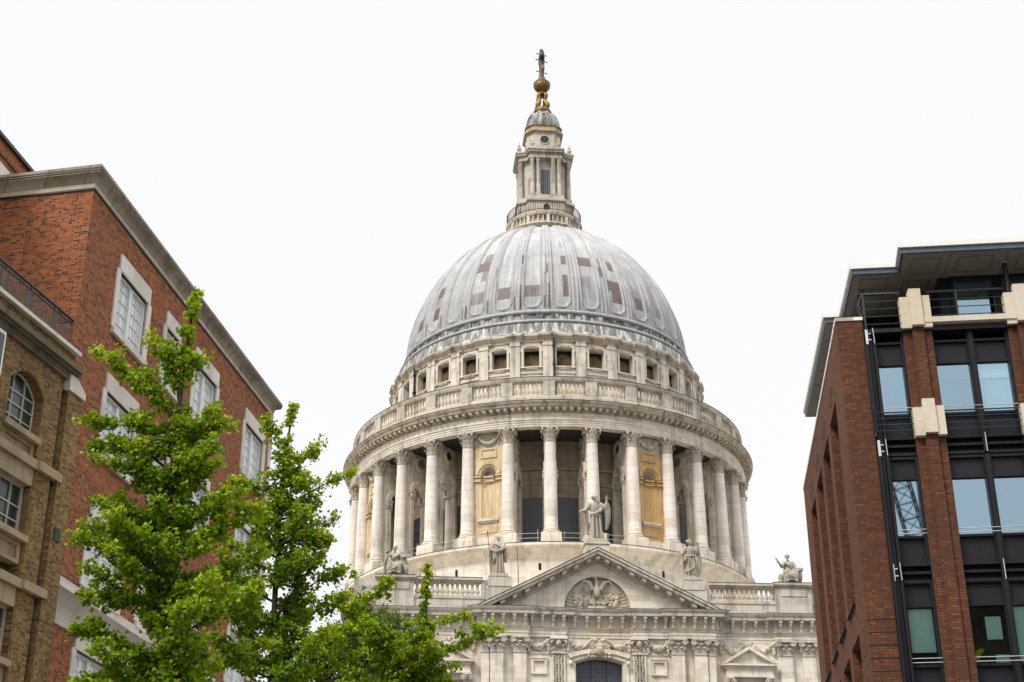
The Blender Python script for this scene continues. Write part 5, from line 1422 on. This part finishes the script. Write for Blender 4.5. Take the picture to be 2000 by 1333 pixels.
# stepped brick piers with stone heads
def pier(s0):
    b = MB(OT); b.box(s0, s0 + .8, -.02, .6, 0, 20.0); b.box(s0 + .25, s0 + .57, -.14, -.02, 0, 20.08); b.box(s0 + .57, s0 + .8, -.06, -.02, 0, 20.0); p = b.build('brick_pier', 'brown_brick', OFF)
    for z0, zt in ((20.06, 21.25), (16.81, 17.86)):
        b = MB(OT)
        def slab(x0, x1, o, za, zb):
            e = .05; b.add([(x0, o, za), (x1, o, za), (x1, .1, za), (x0, .1, za), (x0, o, zb), (x1, o, zb), (x1, .1, zb), (x0, .1, zb)], [(0, 3, 2, 1), (4, 5, 6, 7), (0, 1, 5, 4), (1, 2, 6, 5), (2, 3, 7, 6), (3, 0, 4, 7)])
        slab(s0 - .02, s0 + .25, -.2, z0, zt - .22); slab(s0 + .25, s0 + .58, -.28, z0 + .06, zt); slab(s0 + .58, s0 + .82, -.22, z0 + .002, zt - .2)
        b.build('pier_stone', 'cream', p)
for s0 in (1.82, 4.72, 9.2): pier(s0)
# metal and glass bays
bays = [(.76, 1.82, 1), (2.62, 4.72, 2), (5.52, 9.2, 2)]
floors = [(20.05, 19.72, 19.06, 17.57, 16.86), (16.3, 16.25, 15.66, 14.06, 13.28), (12.78, 12.75, 12.12, 10.6, 9.8), (9.3, 9.25, 8.7, 7.1, 6.3)]
gb = MB(OT); pn = MB(OT); fm = MB(OT); rl = MB(OT)
for bi, (s0, s1, npn) in enumerate(bays):
    wdt = (s1 - s0 - (.3 if bi == 0 else .05))
    base = s0 + (.3 if bi == 0 else .05)
    cells = []
    if npn == 1: cells = [(base, s1 - .08)]
    else:
        mid = (s0 + s1) / 2; cells = [(s0 + .04, mid - .1), (mid + .1, s1 - .08)]
    for (zt, zp, zg, zg0, zb) in floors:
        f_ = MB(OT); f_.box(s0, s1, .28, .40, zb - .5, zb)          # band zone
        f_.box(s0, s1, .06, .3, zb - .06, zb + .0); f_.box(s0, s1, .1, .3, zb - .27, zb - .2); f_.box(s0, s1, .08, .3, zb - .52, zb - .44)
        for (a, c) in cells:
            for x in (a - .045, c + .045): f_.box(x - .045, x + .045, .08, .3, zb, zt - .0)
            for z in (zp + .02, zg + .03, zg0 - .03): f_.box(a, c, .1, .3, z - .035, z + .035)
        fo = f_.build('bay_frame', 'dark_metal', OFF)
        for (a, c) in cells:
            q = MB(OT); q.box(a, c, .2, .26, zg + .065, zp - .015); q.box(a, c, .2, .26, zb, zg0 - .065); q.build_each('spandrel_panel', 'panel', fo)
            q = MB(OT); q.add([(a, .19, zg0), (c, .19, zg0), (c, .19, zg), (a, .19, zg)], [(0, 1, 2, 3)]); q.build('pane', 'office_glass' if zt > 13 else 'clear_glass', fo)
        if npn == 2:
            mid = (s0 + s1) / 2; q = MB(OT); q.box(mid - .055, mid + .055, .02, .3, zb - .5, zt); q.build('mullion', 'dark_metal', fo)
            q = MB(OT); q.tube([(mid + .02, -.0, zb + .05), (mid + .02, -.0, zb - .5)], .013, 6); q.build('bright_rod', 'steel', fo)
        q = MB(OT)
        for z in (zg0 + .13, zg0 + .02): q.tube([(cells[0][0] - .06, .02, z + .02), (s1, .02, z + .02)], .012, 5)
        q.build_each('window_guard', 'galv', fo)
# rooms behind the glass with blinds
b = MB(OT); b.box(.8, 9.2, 1.6, 1.62, 5, 20); 
for z in (19.75, 16.35, 12.8, 9.3): b.box(.8, 9.2, .42, 1.6, z - .02, z)
b.build('room_wall', 'room', OFF)
b = MB(OT)
for (a, c, z0, z1, ) in ((2.66, 3.57, 18.62, 19.06), (3.77, 4.64, 18.62, 19.06), (1.1, 1.72, 10.95, 12.1), (3.77, 4.6, 10.65, 12.1), (5.6, 7.2, 10.9, 12.1), (3.2, 3.56, 10.62, 10.85), (3.05, 3.45, 11.25, 11.85)): b.box(a, c, .24, .25, z0, z1)
b.build_each('roller_blind', 'blind', OFF)
b = MB(OT)
for (a, c, z0, z1) in ((2.66, 3.57, 17.6, 18.6), (3.77, 4.64, 17.6, 18.6), (5.6, 7.2, 17.6, 19.0)): b.box(a, c, .3, .31, z0, z1)
b.build_each('roller_blind', 'blind_blue', OFF)
b = MB(OT); b.tube([(2.72, .5, 10.7), (2.8, .5, 10.95), (2.95, .5, 11.05)], [.06, .1, .05], 8); b.build('yellow_chair_back', 'yellow', OFF)
# corner post of the metal bay
b = MB(OT); b.box(.74, .80, -.14, .3, 5, 16.25); b.box(.80, .93, -.02, .3, 5, 20.0); b.box(.72, .80, -.14, .3, 16.95, 19.62); b.box(.95, 1.02, -.08, .3, 5, 19.8); b.build('corner_fin', 'dark_metal', OFF)
for z in (19.65, 16.28, 12.78):
    b = MB(OT); b.box(.76, .83, -.12, -.06, z, z + .46); b.box(.82, .92, -.09, -.07, z + .13, z + .16); b.box(.82, .92, -.09, -.07, z + .32, z + .35); b.build('steel_bracket', 'steel', OFF)
    b = MB(OT); b.tube([(1.0, -.1, z + .02), (.985, -.1, z + .5)], .011, 6); b.build('bright_rod', 'steel', OFF)
# balcony ledge and railings
b = MB(OT); b.box(2.42, 4.98, -.24, .5, 20.2, 20.36); b.box(5.3, 9.3, -.24, .5, 20.2, 20.36); b.build_each('balcony_ledge', 'cream', OFF)
b = MB(OT); b.box(.74, 9.4, -.1, 2.2, 20.0, 20.12); b.build('balcony_floor', 'dark_metal', OFF)
def railing(s0, s1, z0, z1, n=4, side=False, posts=()):
    b = MB(OT)
    for i in range(n):
        z = z1 - (z1 - z0 - .15) * i / (n - 1) if n > 1 else z1; r_ = .032 if i == 0 and z1 > 20 else .014
        b.tube([(s0, -.12, z), (s1, -.12, z)], r_, 6)
        if side: b.tube([(s0, -.12, z), (s0, .55, z)], r_, 6)
    for p in posts: b.box(p - .022, p + .022, -.14, -.1, z0, z1 + .0)
    b.build('balcony_railing', 'rail_metal', OFF)
railing(.78, 1.84, 20.1, 21.2, 5, True, (.8,)); railing(2.6, 4.72, 20.3, 21.2, 4, False, (3.4,)); railing(5.5, 9.2, 20.3, 21.2, 4, False, (7.4,))
railing(.72, 1.84, 16.85, 17.55, 4, True, (.74,)); railing(2.6, 4.74, 16.85, 17.55, 4); railing(5.5, 9.2, 16.85, 17.55, 4)
# recessed top floor
b = MB(OT); b.box(.9, 9.2, 3.4, 3.6, 20.12, 22.2); b.box(3.2, 3.5, .95, 3.4, 20.12, 22.2); b.box(3.5, 3.62, .9, 1.1, 20.12, 22.2); b.box(4.72, 5.0, .9, 1.1, 20.12, 22.2); b.box(3.5, 9.2, .88, 1.12, 22.05, 22.2); b.build('top_floor_frame', 'dark_metal', OFF)
b = MB(OT); b.add([(3.62, .96, 20.12), (4.72, .96, 20.12), (4.72, .96, 22.05), (3.62, .96, 22.05)], [(0, 1, 2, 3)]); b.add([(5.0, .96, 20.12), (9.2, .96, 20.12), (9.2, .96, 22.05), (5.0, .96, 22.05)], [(0, 1, 2, 3)]); b.build_each('top_floor_glass', 'office_glass', OFF)
b = MB(OT); b.box(3.66, 4.62, 1.15, 1.17, 20.12, 21.45); b.box(5.1, 9, 1.15, 1.17, 20.12, 21.45); b.build_each('roller_blind', 'blind_blue', OFF)
b = MB(OT); b.box(3.5, 9.2, 3.0, 3.02, 20.12, 22.1); b.build('room_wall', 'room', OFF)
for s_, d in ((4.9, -.05), (.98, 1.6), (8.8, -.05)):
    b = MB(OT); p = OT(s_, d, 0); b.T = None; b.lathe([(.07, 20.1), (.07, 22.06)], 14, c=p); o = b.build('roof_column', 'dark_metal', OFF, smooth=40)
    b = MB(); b.lathe([(.07, 22.02), (.12, 22.04), (.12, 22.12), (.16, 22.2)], 14, c=p); b.build('column_head', 'soffit', o)
# stepped roof slab
rp = [(1.85, -.73), (9.8, -.73), (9.8, 11.65), (.12, 11.65), (.12, 3.68), (.62, 3.68), (.62, .46), (1.93, .46)]
def offs(p, e): # inset the stepped outline
    n = len(p); out = []
    for i in range(n):
        a, c, d = Vector(p[i - 1]), Vector(p[i]), Vector(p[(i + 1) % n]); d0 = (c - a).normalized(); d1 = (d - c).normalized()
        n0 = Vector((-d0.y, d0.x)); n1 = Vector((-d1.y, d1.x)); mm = n0 + n1; mm = mm / max(mm.dot(n0), .3); out.append(tuple(c + mm * e))
    return out
def ring(p, e0, e1, z0, z1):
    pass
b = MB(OT); b.prism_z(rp, 22.36, 22.5); b.build('roof_trim', 'white_fascia', OFF)
b = MB(OT); b.prism_z(offs(rp, .06), 22.2, 22.36); rf_ = b.build('roof_fascia', 'blue_metal', OFF)
b = MB(OT); b.prism_z(offs(rp, .14), 22.16, 22.2); b.build('roof_soffit', 'soffit', OFF)
b = MB(OT)
for (x0, x1, y0, y1) in ((.95, 1.75, .8, 1.5), (2.3, 3.1, -.35, .6), (3.6, 4.6, -.35, .6), (2.2, 3.0, 1.0, 1.8), (.95, 1.75, 1.9, 3.2), (5.3, 6.3, -.35, .6)):
    for q in ((x0, x1, y0, y0 + .025), (x0, x1, y1 - .025, y1), (x0, x0 + .025, y0 + .026, y1 - .026), (x1 - .025, x1, y0 + .026, y1 - .026)): b.box(q[0], q[1], q[2], q[3], 22.148, 22.162)
for x in (3.35, 4.95): b.box(x - .012, x + .012, -.58, .9, 22.15, 22.163)
for y in (5, 6.2, 7.4, 8.6, 9.8): b.box(.28, 2, y - .012, y + .012, 22.15, 22.163)
b.build_each('soffit_joint', 'soffit_line', OFF)
b = MB(OT); b.add([(1.0, .75, 22.5), (1.85, .75, 22.5), (1.85, 1.6, 22.5), (1.0, 1.6, 22.5), (1.05, .8, 22.66), (1.85, .8, 22.78), (1.85, 1.5, 22.78), (1.05, 1.5, 22.66)], [(0, 1, 5, 4), (1, 2, 6, 5), (2, 3, 7, 6), (3, 0, 4, 7), (4, 5, 6, 7)]); b.build('roof_upstand', 'white_fascia', OFF)
b = MB(OT); b.box(.15, 9.5, 3.6, 14.0, 0, 22.16) if False else b.box(1.2, 9.5, 3.6, 14.0, 0, 22.1); b.build('inner_block', 'void', OFF)

# ------------------------------------------------------------ what the office glass reflects
BK = empty('opposite_block', (16, -46, 0)); tag(BK, 'plain dark brick block behind the viewer, mirrored in the lowest office panes', 'building')
b = MB(); b.box(-30, 30, -12, 0, 0, 36.5); b.build('wall', 'brown_brick', BK)
for r_ in range(4):
    for c_ in range(8):
        b = MB(); b.box(-27 + c_ * 7, -23.5 + c_ * 7, -.2, .05, 12.5 + r_ * 5, 15.5 + r_ * 5); b.build('window', 'dark_pane', BK)
CRN = empty('tower_crane', (21.5, -85.5, 0)); tag(CRN, 'dark lattice crane jib mirrored in the narrow office pane beside the brick pier', 'crane')
def lattice(p0, p1, wd, n):
    b = MB(); p0, p1 = Vector(p0), Vector(p1); d = (p1 - p0).normalized(); a = d.cross(Vector((0, 1, 0))).normalized(); c = d.cross(a)
    cs = [(a * i + c * j) * wd / 2 for i, j in ((-1, -1), (1, -1), (1, 1), (-1, 1))]
    for q in cs: b.tube([p0 + q, p1 + q], .11, 5)
    for k in range(n):
        u0, u1 = p0.lerp(p1, k / n), p0.lerp(p1, (k + 1) / n)
        for e in range(4):
            b.tube([u0 + cs[e], u1 + cs[(e + 1) % 4]] if k % 2 else [u0 + cs[(e + 1) % 4], u1 + cs[e]], .06, 4); b.tube([u1 + cs[e], u1 + cs[(e + 1) % 4]], .05, 4)
    return b
lattice((0, 0, 0), (0, 0, 44), 2.0, 22).build('mast', 'iron', CRN); lattice((.9, -.5, 44), (-2.6, 3.9, 62), 1.9, 11).build('jib', 'iron', CRN)

# ------------------------------------------------------------ trees
def make_tree(name, label, base, trunk, limbs, fill, seed, mat, leaf=.07, dens=330, spread=.16, zlow=5.0, group=None):
    q = random.Random(seed); nr = np.random.default_rng(seed)
    root = empty(name, (base[0], base[1], 0)); tag(root, label, 'tree', group)
    off = Vector((base[0], base[1], 0))
    tr = [Vector((0, 0, 0)), Vector((trunk[-1][0] - base[0], 0, trunk[-1][1])) * 1.0] + [Vector((x - base[0], 0, z)) for x, z in reversed(trunk[:-1])]
    tr = [p for p in tr]
    H = tr[-1].z
    tb = MB(); tb.tube(tr, [max(.02, .15 * (1 - p.z / H) ** .8 + .012) for p in tr], 8)
    def at_z(z):
        for a, c in zip(tr[:-1], tr[1:]):
            if a.z <= z <= c.z: return a.lerp(c, (z - a.z) / max(c.z - a.z, 1e-6))
        return tr[-1]
    segs = []                       # (points, thickness factor)
    top = tr[-1]; segs.append(([at_z(H - 2.0), at_z(H - 1.0), top], 9))
    for lb in limbs:
        p = [Vector((x - base[0], 0, z)) for x, z in lb]
        dy = q.uniform(-.5, .5)
        n = len(p); start = at_z(max(p[0].z - .6, 1))
        p = [start] + [pp + Vector((0, dy * (i + 1) / n, 0)) for i, pp in enumerate(p)]
        segs.append((p, 1.0))
    n_l = len(segs); segs += [(p, t) for p, t in fill(q, at_z, H)]
    C = []; YG = []
    def clump(p, n, sp, young):
        P = np.array(p)[None] + nr.normal(0, 1, (n, 3)) * sp * np.array([1, 1, .7])
        C.append(P); YG.append(np.clip(young + nr.normal(0, .16, n), 0, 1))
    def at(p, u):
        x = u * (len(p) - 1); k = min(int(x), len(p) - 2); return p[k].lerp(p[k + 1], x - k)
    for p, t in segs:
        L = sum((c - a).length for a, c in zip(p[:-1], p[1:]))
        tb.tube(p, [max(.006, (.03 * (1 - i / max(len(p) - 1, 1)) + .006)) for i in range(len(p))], 5)
        spr = spread * (.62 if t > 5 else 1)
        hz = lambda q_: .3 * max(0, min(1, (q_.z / H - .68) / .3))
        # short leafy spurs set closely along the limb, in uneven bunches
        m_ = max(4, int(L * 13)); gap = [q.random() for _ in range(12)]
        for i in range(m_):
            u = .18 + .82 * (i + q.random()) / m_
            if gap[int(u * 11.99)] < .16 and u < .9: continue
            c = at(p, u) + Vector((q.gauss(0, 1), q.gauss(0, 1), q.gauss(.1, .8))) * spr * .55 * (1.15 - .6 * u)
            clump(c, int(dens * .075 * q.uniform(.5, 1.4)), spr * .42 * q.uniform(.7, 1.2), .15 + .6 * u * u + hz(c))
        # forks
        for e in range(int(L * 1.5) if t < 5 else 0):
            u = q.uniform(.25, .85); s0 = at(p, u); ln = q.uniform(.3, .75) * (1.1 - .6 * u)
            dr = (at(p, min(u + .1, 1)) - s0); dr = dr.normalized() if dr.length > 1e-4 else Vector((0, 0, 1))
            d = (dr * .6 + Vector((q.gauss(0, .8), q.gauss(0, .8), q.gauss(.35, .5)))).normalized()
            tw = [s0, s0 + d * ln * .55, s0 + d * ln + Vector((0, 0, .08 * ln))]; tb.tube(tw, [.012, .008, .004], 4)
            for i in range(max(3, int(ln * 11))):
                v = .25 + .75 * (i + q.random()) / max(3, int(ln * 11)); c = at(tw, v) + Vector((q.gauss(0, 1), q.gauss(0, 1), q.gauss(0, .8))) * spread * .45
                clump(c, int(dens * .065 * q.uniform(.4, 1.5)), spread * .4 * q.uniform(.6, 1.3), .1 + .6 * v * u + hz(c))
    C = np.concatenate(C); YG = np.concatenate(YG); YG = YG[C[:, 2] > zlow]; C = C[C[:, 2] > zlow]
    N = len(C)
    # leaves: small fans, roughly facing up and outward
    nv = nr.normal(0, 1, (N, 3)); nv[:, 2] = np.abs(nv[:, 2]) * .9 + .25; nv /= np.linalg.norm(nv, axis=1)[:, None]
    t1 = np.cross(nv, nr.normal(0, 1, (N, 3))); t1 /= np.linalg.norm(t1, axis=1)[:, None]; t2 = np.cross(nv, t1)
    sz = leaf * nr.uniform(.6, 1.25, N)[:, None]
    vs = np.stack([C, C + (t1 * .62 - t2 * .55) * sz + nv * sz * .18, C + t1 * sz * .95, C + (t1 * .62 + t2 * .55) * sz + nv * sz * .18], 1).reshape(-1, 3)
    me = bpy.data.meshes.new('crown'); me.vertices.add(N * 4); me.vertices.foreach_set('co', vs.ravel())
    me.loops.add(N * 4); me.loops.foreach_set('vertex_index', np.arange(N * 4)); me.polygons.add(N)
    me.polygons.foreach_set('loop_start', np.arange(0, N * 4, 4)); me.polygons.foreach_set('loop_total', np.full(N, 4))
    me.update(); ya = me.attributes.new('young', 'FLOAT', 'POINT'); ya.data.foreach_set('value', np.repeat(YG, 4)); me.materials.append(M[mat]); cr = bpy.data.objects.new('crown', me); COL.objects.link(cr); cr.parent = root
    tb.build('trunk', 'bark', root, smooth=60)
    return root, N
def radial_fill(z0, z1, n, rmax, up=.5, tip=.7, keep=None):
    def f(q, at_z, H):
        out = []
        for i in range(n):
            t = (i + q.random()) / n; z = z0 + (z1 - z0) * t
            a = i * 2.39996 + q.uniform(-.7, .7); r = rmax(t) * q.choice((.45, .7, .85, 1.0, 1.1)) * q.uniform(.85, 1.1)
            s0 = at_z(z); d = Vector((cos(a), sin(a), 0)); sd_ = Vector((-sin(a), cos(a), 0)) * q.uniform(-.35, .35)
            if keep and not keep(d, z, r): continue
            u_ = up * q.uniform(.0, 1.7)
            mid = s0 + (d + sd_) * r * .5 + Vector((0, 0, r * u_ * .3)); end = s0 + d * r + sd_ * r * .3 + Vector((0, 0, r * u_))
            out.append(([s0, mid, end], q.uniform(.8, 1.1)))
        return out
    return f
tot = 0
_, n1 = make_tree('ginkgo_tree', 'tall ginkgo with spiky leader in front of the orange brick windows', (-6.75, 30.0), [(-7.02, 16.89), (-7.09, 15.44), (-7.15, 13.64), (-7.14, 11.78), (-7.03, 10.26), (-6.81, 8.26)],
    [[(-7.53, 14.29), (-8.43, 14.99), (-9.1, 15.5)], [(-7.73, 13.7), (-8.4, 13.75), (-9.2, 13.85)], [(-7.87, 13.24), (-8.6, 13.3), (-9.1, 13.4)], [(-7.25, 14.8), (-7.5, 15.3), (-7.9, 15.74)], [(-7.09, 15.08), (-6.64, 15.34)], [(-7.03, 13.5), (-6.5, 13.6), (-5.97, 13.8)],
     [(-7.49, 12.57), (-8.1, 12.7), (-8.71, 12.87)], [(-7.08, 12.6), (-6.14, 12.83)], [(-7.54, 11.57), (-8.1, 11.9), (-8.72, 12.11)], [(-7.54, 11.21), (-8.4, 11.45), (-9.0, 11.62)], [(-7.64, 10.89), (-8.4, 11.0), (-8.9, 11.1)], [(-6.73, 10.89), (-5.9, 11.4), (-5.15, 11.87)],
     [(-7.26, 8.75), (-8.1, 9.1), (-8.65, 9.25)], [(-7.24, 9.63), (-8.1, 9.95), (-8.86, 10.15)], [(-6.6, 10.0), (-5.8, 10.6), (-5.0, 11.0)], [(-6.6, 9.2), (-5.6, 9.7), (-5.05, 10.1)], [(-6.7, 8.3), (-5.6, 8.7), (-4.9, 9.2)], [(-7.0, 8.2), (-8.2, 8.3), (-8.7, 8.45)], [(-6.9, 11.6), (-6.2, 12.1), (-5.7, 12.3)]],
    radial_fill(6.4, 13.8, 58, lambda t: (1.9 if t < .35 else 1.9 - (t - .35) * 2.3) + .15), 11, 'ginkgo', leaf=.095, dens=400, spread=.195, zlow=5.5, group='ginkgo trees in front of the brick building')
_, n2 = make_tree('ginkgo_tree', 'slender ginkgo with a bare dark trunk between the brick corner and the drum', (-5.7, 36.0), [(-5.64, 16.73), (-5.72, 15.44), (-5.86, 14.04), (-5.77, 13.0), (-5.79, 11.95), (-5.74, 9.57)],
    [[(-5.7, 14.01), (-4.9, 14.55), (-4.07, 15.05)], [(-5.71, 13.01), (-5.0, 13.5), (-4.43, 13.8)], [(-5.51, 11.6), (-4.8, 12.1), (-4.2, 12.43)], [(-5.3, 11.7), (-5.03, 12.1), (-4.7, 12.6), (-4.54, 13.11)], [(-5.72, 15.3), (-6.0, 15.8), (-6.25, 16.16)], [(-5.85, 14.2), (-6.6, 14.5), (-7.0, 14.6)], [(-5.87, 13.5), (-6.65, 13.81)],
     [(-5.7, 14.6), (-5.2, 15.1), (-4.95, 15.3)], [(-5.6, 10.8), (-4.6, 11.3), (-3.9, 11.6)], [(-5.6, 10.2), (-4.4, 10.6), (-3.4, 11.0)], [(-5.8, 11), (-6.6, 11.5), (-7.0, 11.8)], [(-5.8, 10), (-6.8, 10.4), (-7.2, 10.7)], [(-5.6, 9.6), (-4.4, 9.9), (-3.5, 10.2)]],
    radial_fill(6.6, 15.2, 58, lambda t: 2.35 * (1 - t) ** .8 + .3), 23, 'ginkgo', leaf=.1, dens=290, spread=.2, zlow=7.0, group='ginkgo trees in front of the brick building')
_, n3 = make_tree('ginkgo_tree', 'low ginkgo with long sprays reaching right across the pale transept front', (-2.4, 40.0), [(-2.3, 13.65), (-2.34, 12.47), (-2.35, 11.42), (-2.36, 10.43)],
    [[(-2.67, 11.2), (-2.4, 11.7), (-2.09, 12.0), (-1.16, 12.33)], [(-2.31, 11.04), (-1.8, 11.3), (-1.1, 11.65), (-.32, 11.94)], [(-2.33, 10.61), (-1.43, 10.94)], [(-2.5, 11.8), (-2.9, 12.1)], [(-2.4, 10.5), (-1.6, 10.4)], [(-4.3, 12.3), (-4.0, 12.75), (-3.31, 13.32)], [(-3.4, 11.4), (-4.0, 12.0), (-4.6, 12.5)], [(-2.6, 10.6), (-3.4, 11.3), (-4.0, 11.7)], [(-2.7, 10.2), (-3.9, 11.2), (-4.9, 12.0)], [(-2.7, 9.8), (-4.0, 10.6), (-5.2, 11.3)], [(-3.0, 10.8), (-3.7, 11.9), (-4.3, 12.6)], [(-2.6, 9.6), (-3.6, 10.0), (-4.6, 10.4)]],
    radial_fill(8.0, 11.6, 40, lambda t: 1.55 * (1 - t) ** .5 + .25, up=.5, keep=lambda d, z, r: not (d.x > .45 and z > 10.2)), 35, 'ginkgo', leaf=.095, dens=330, spread=.17, zlow=7.5, group='ginkgo trees in front of the brick building')
def bushy(q, at_z, H):
    out = []
    for i in range(210):
        a = q.uniform(0, 2 * PI); el = q.uniform(-.3, 1.4); r = q.uniform(1.2, 2.3)
        s0 = at_z(q.uniform(10.0, 12.0)); d = Vector((cos(a) * cos(el), sin(a) * cos(el), sin(el) * 1.25))
        out.append(([s0, s0 + d * r * .6 + Vector((0, 0, .1)), s0 + d * r + Vector((0, 0, q.uniform(0, .3)))], q.uniform(.7, 1)))
    return out
_, n4 = make_tree('broadleaf_tree', 'rounded dull green fine leaved tree behind the ginkgos, below the left parapet', (-4.5, 46.0), [(-4.5, 14.2), (-4.45, 13), (-4.4, 11.75)], [[(-4.4, 12.5), (-5.0, 13.6), (-5.5, 14.7)], [(-3.8, 12.4), (-3.2, 13.2), (-2.75, 13.7)], [(-4.0, 12), (-3.0, 12.4), (-2.4, 12.6)]], bushy, 47, 'plane_leaf', leaf=.06, dens=260, spread=.2, zlow=8.5)
print('leaves', n1, n2, n3, n4)
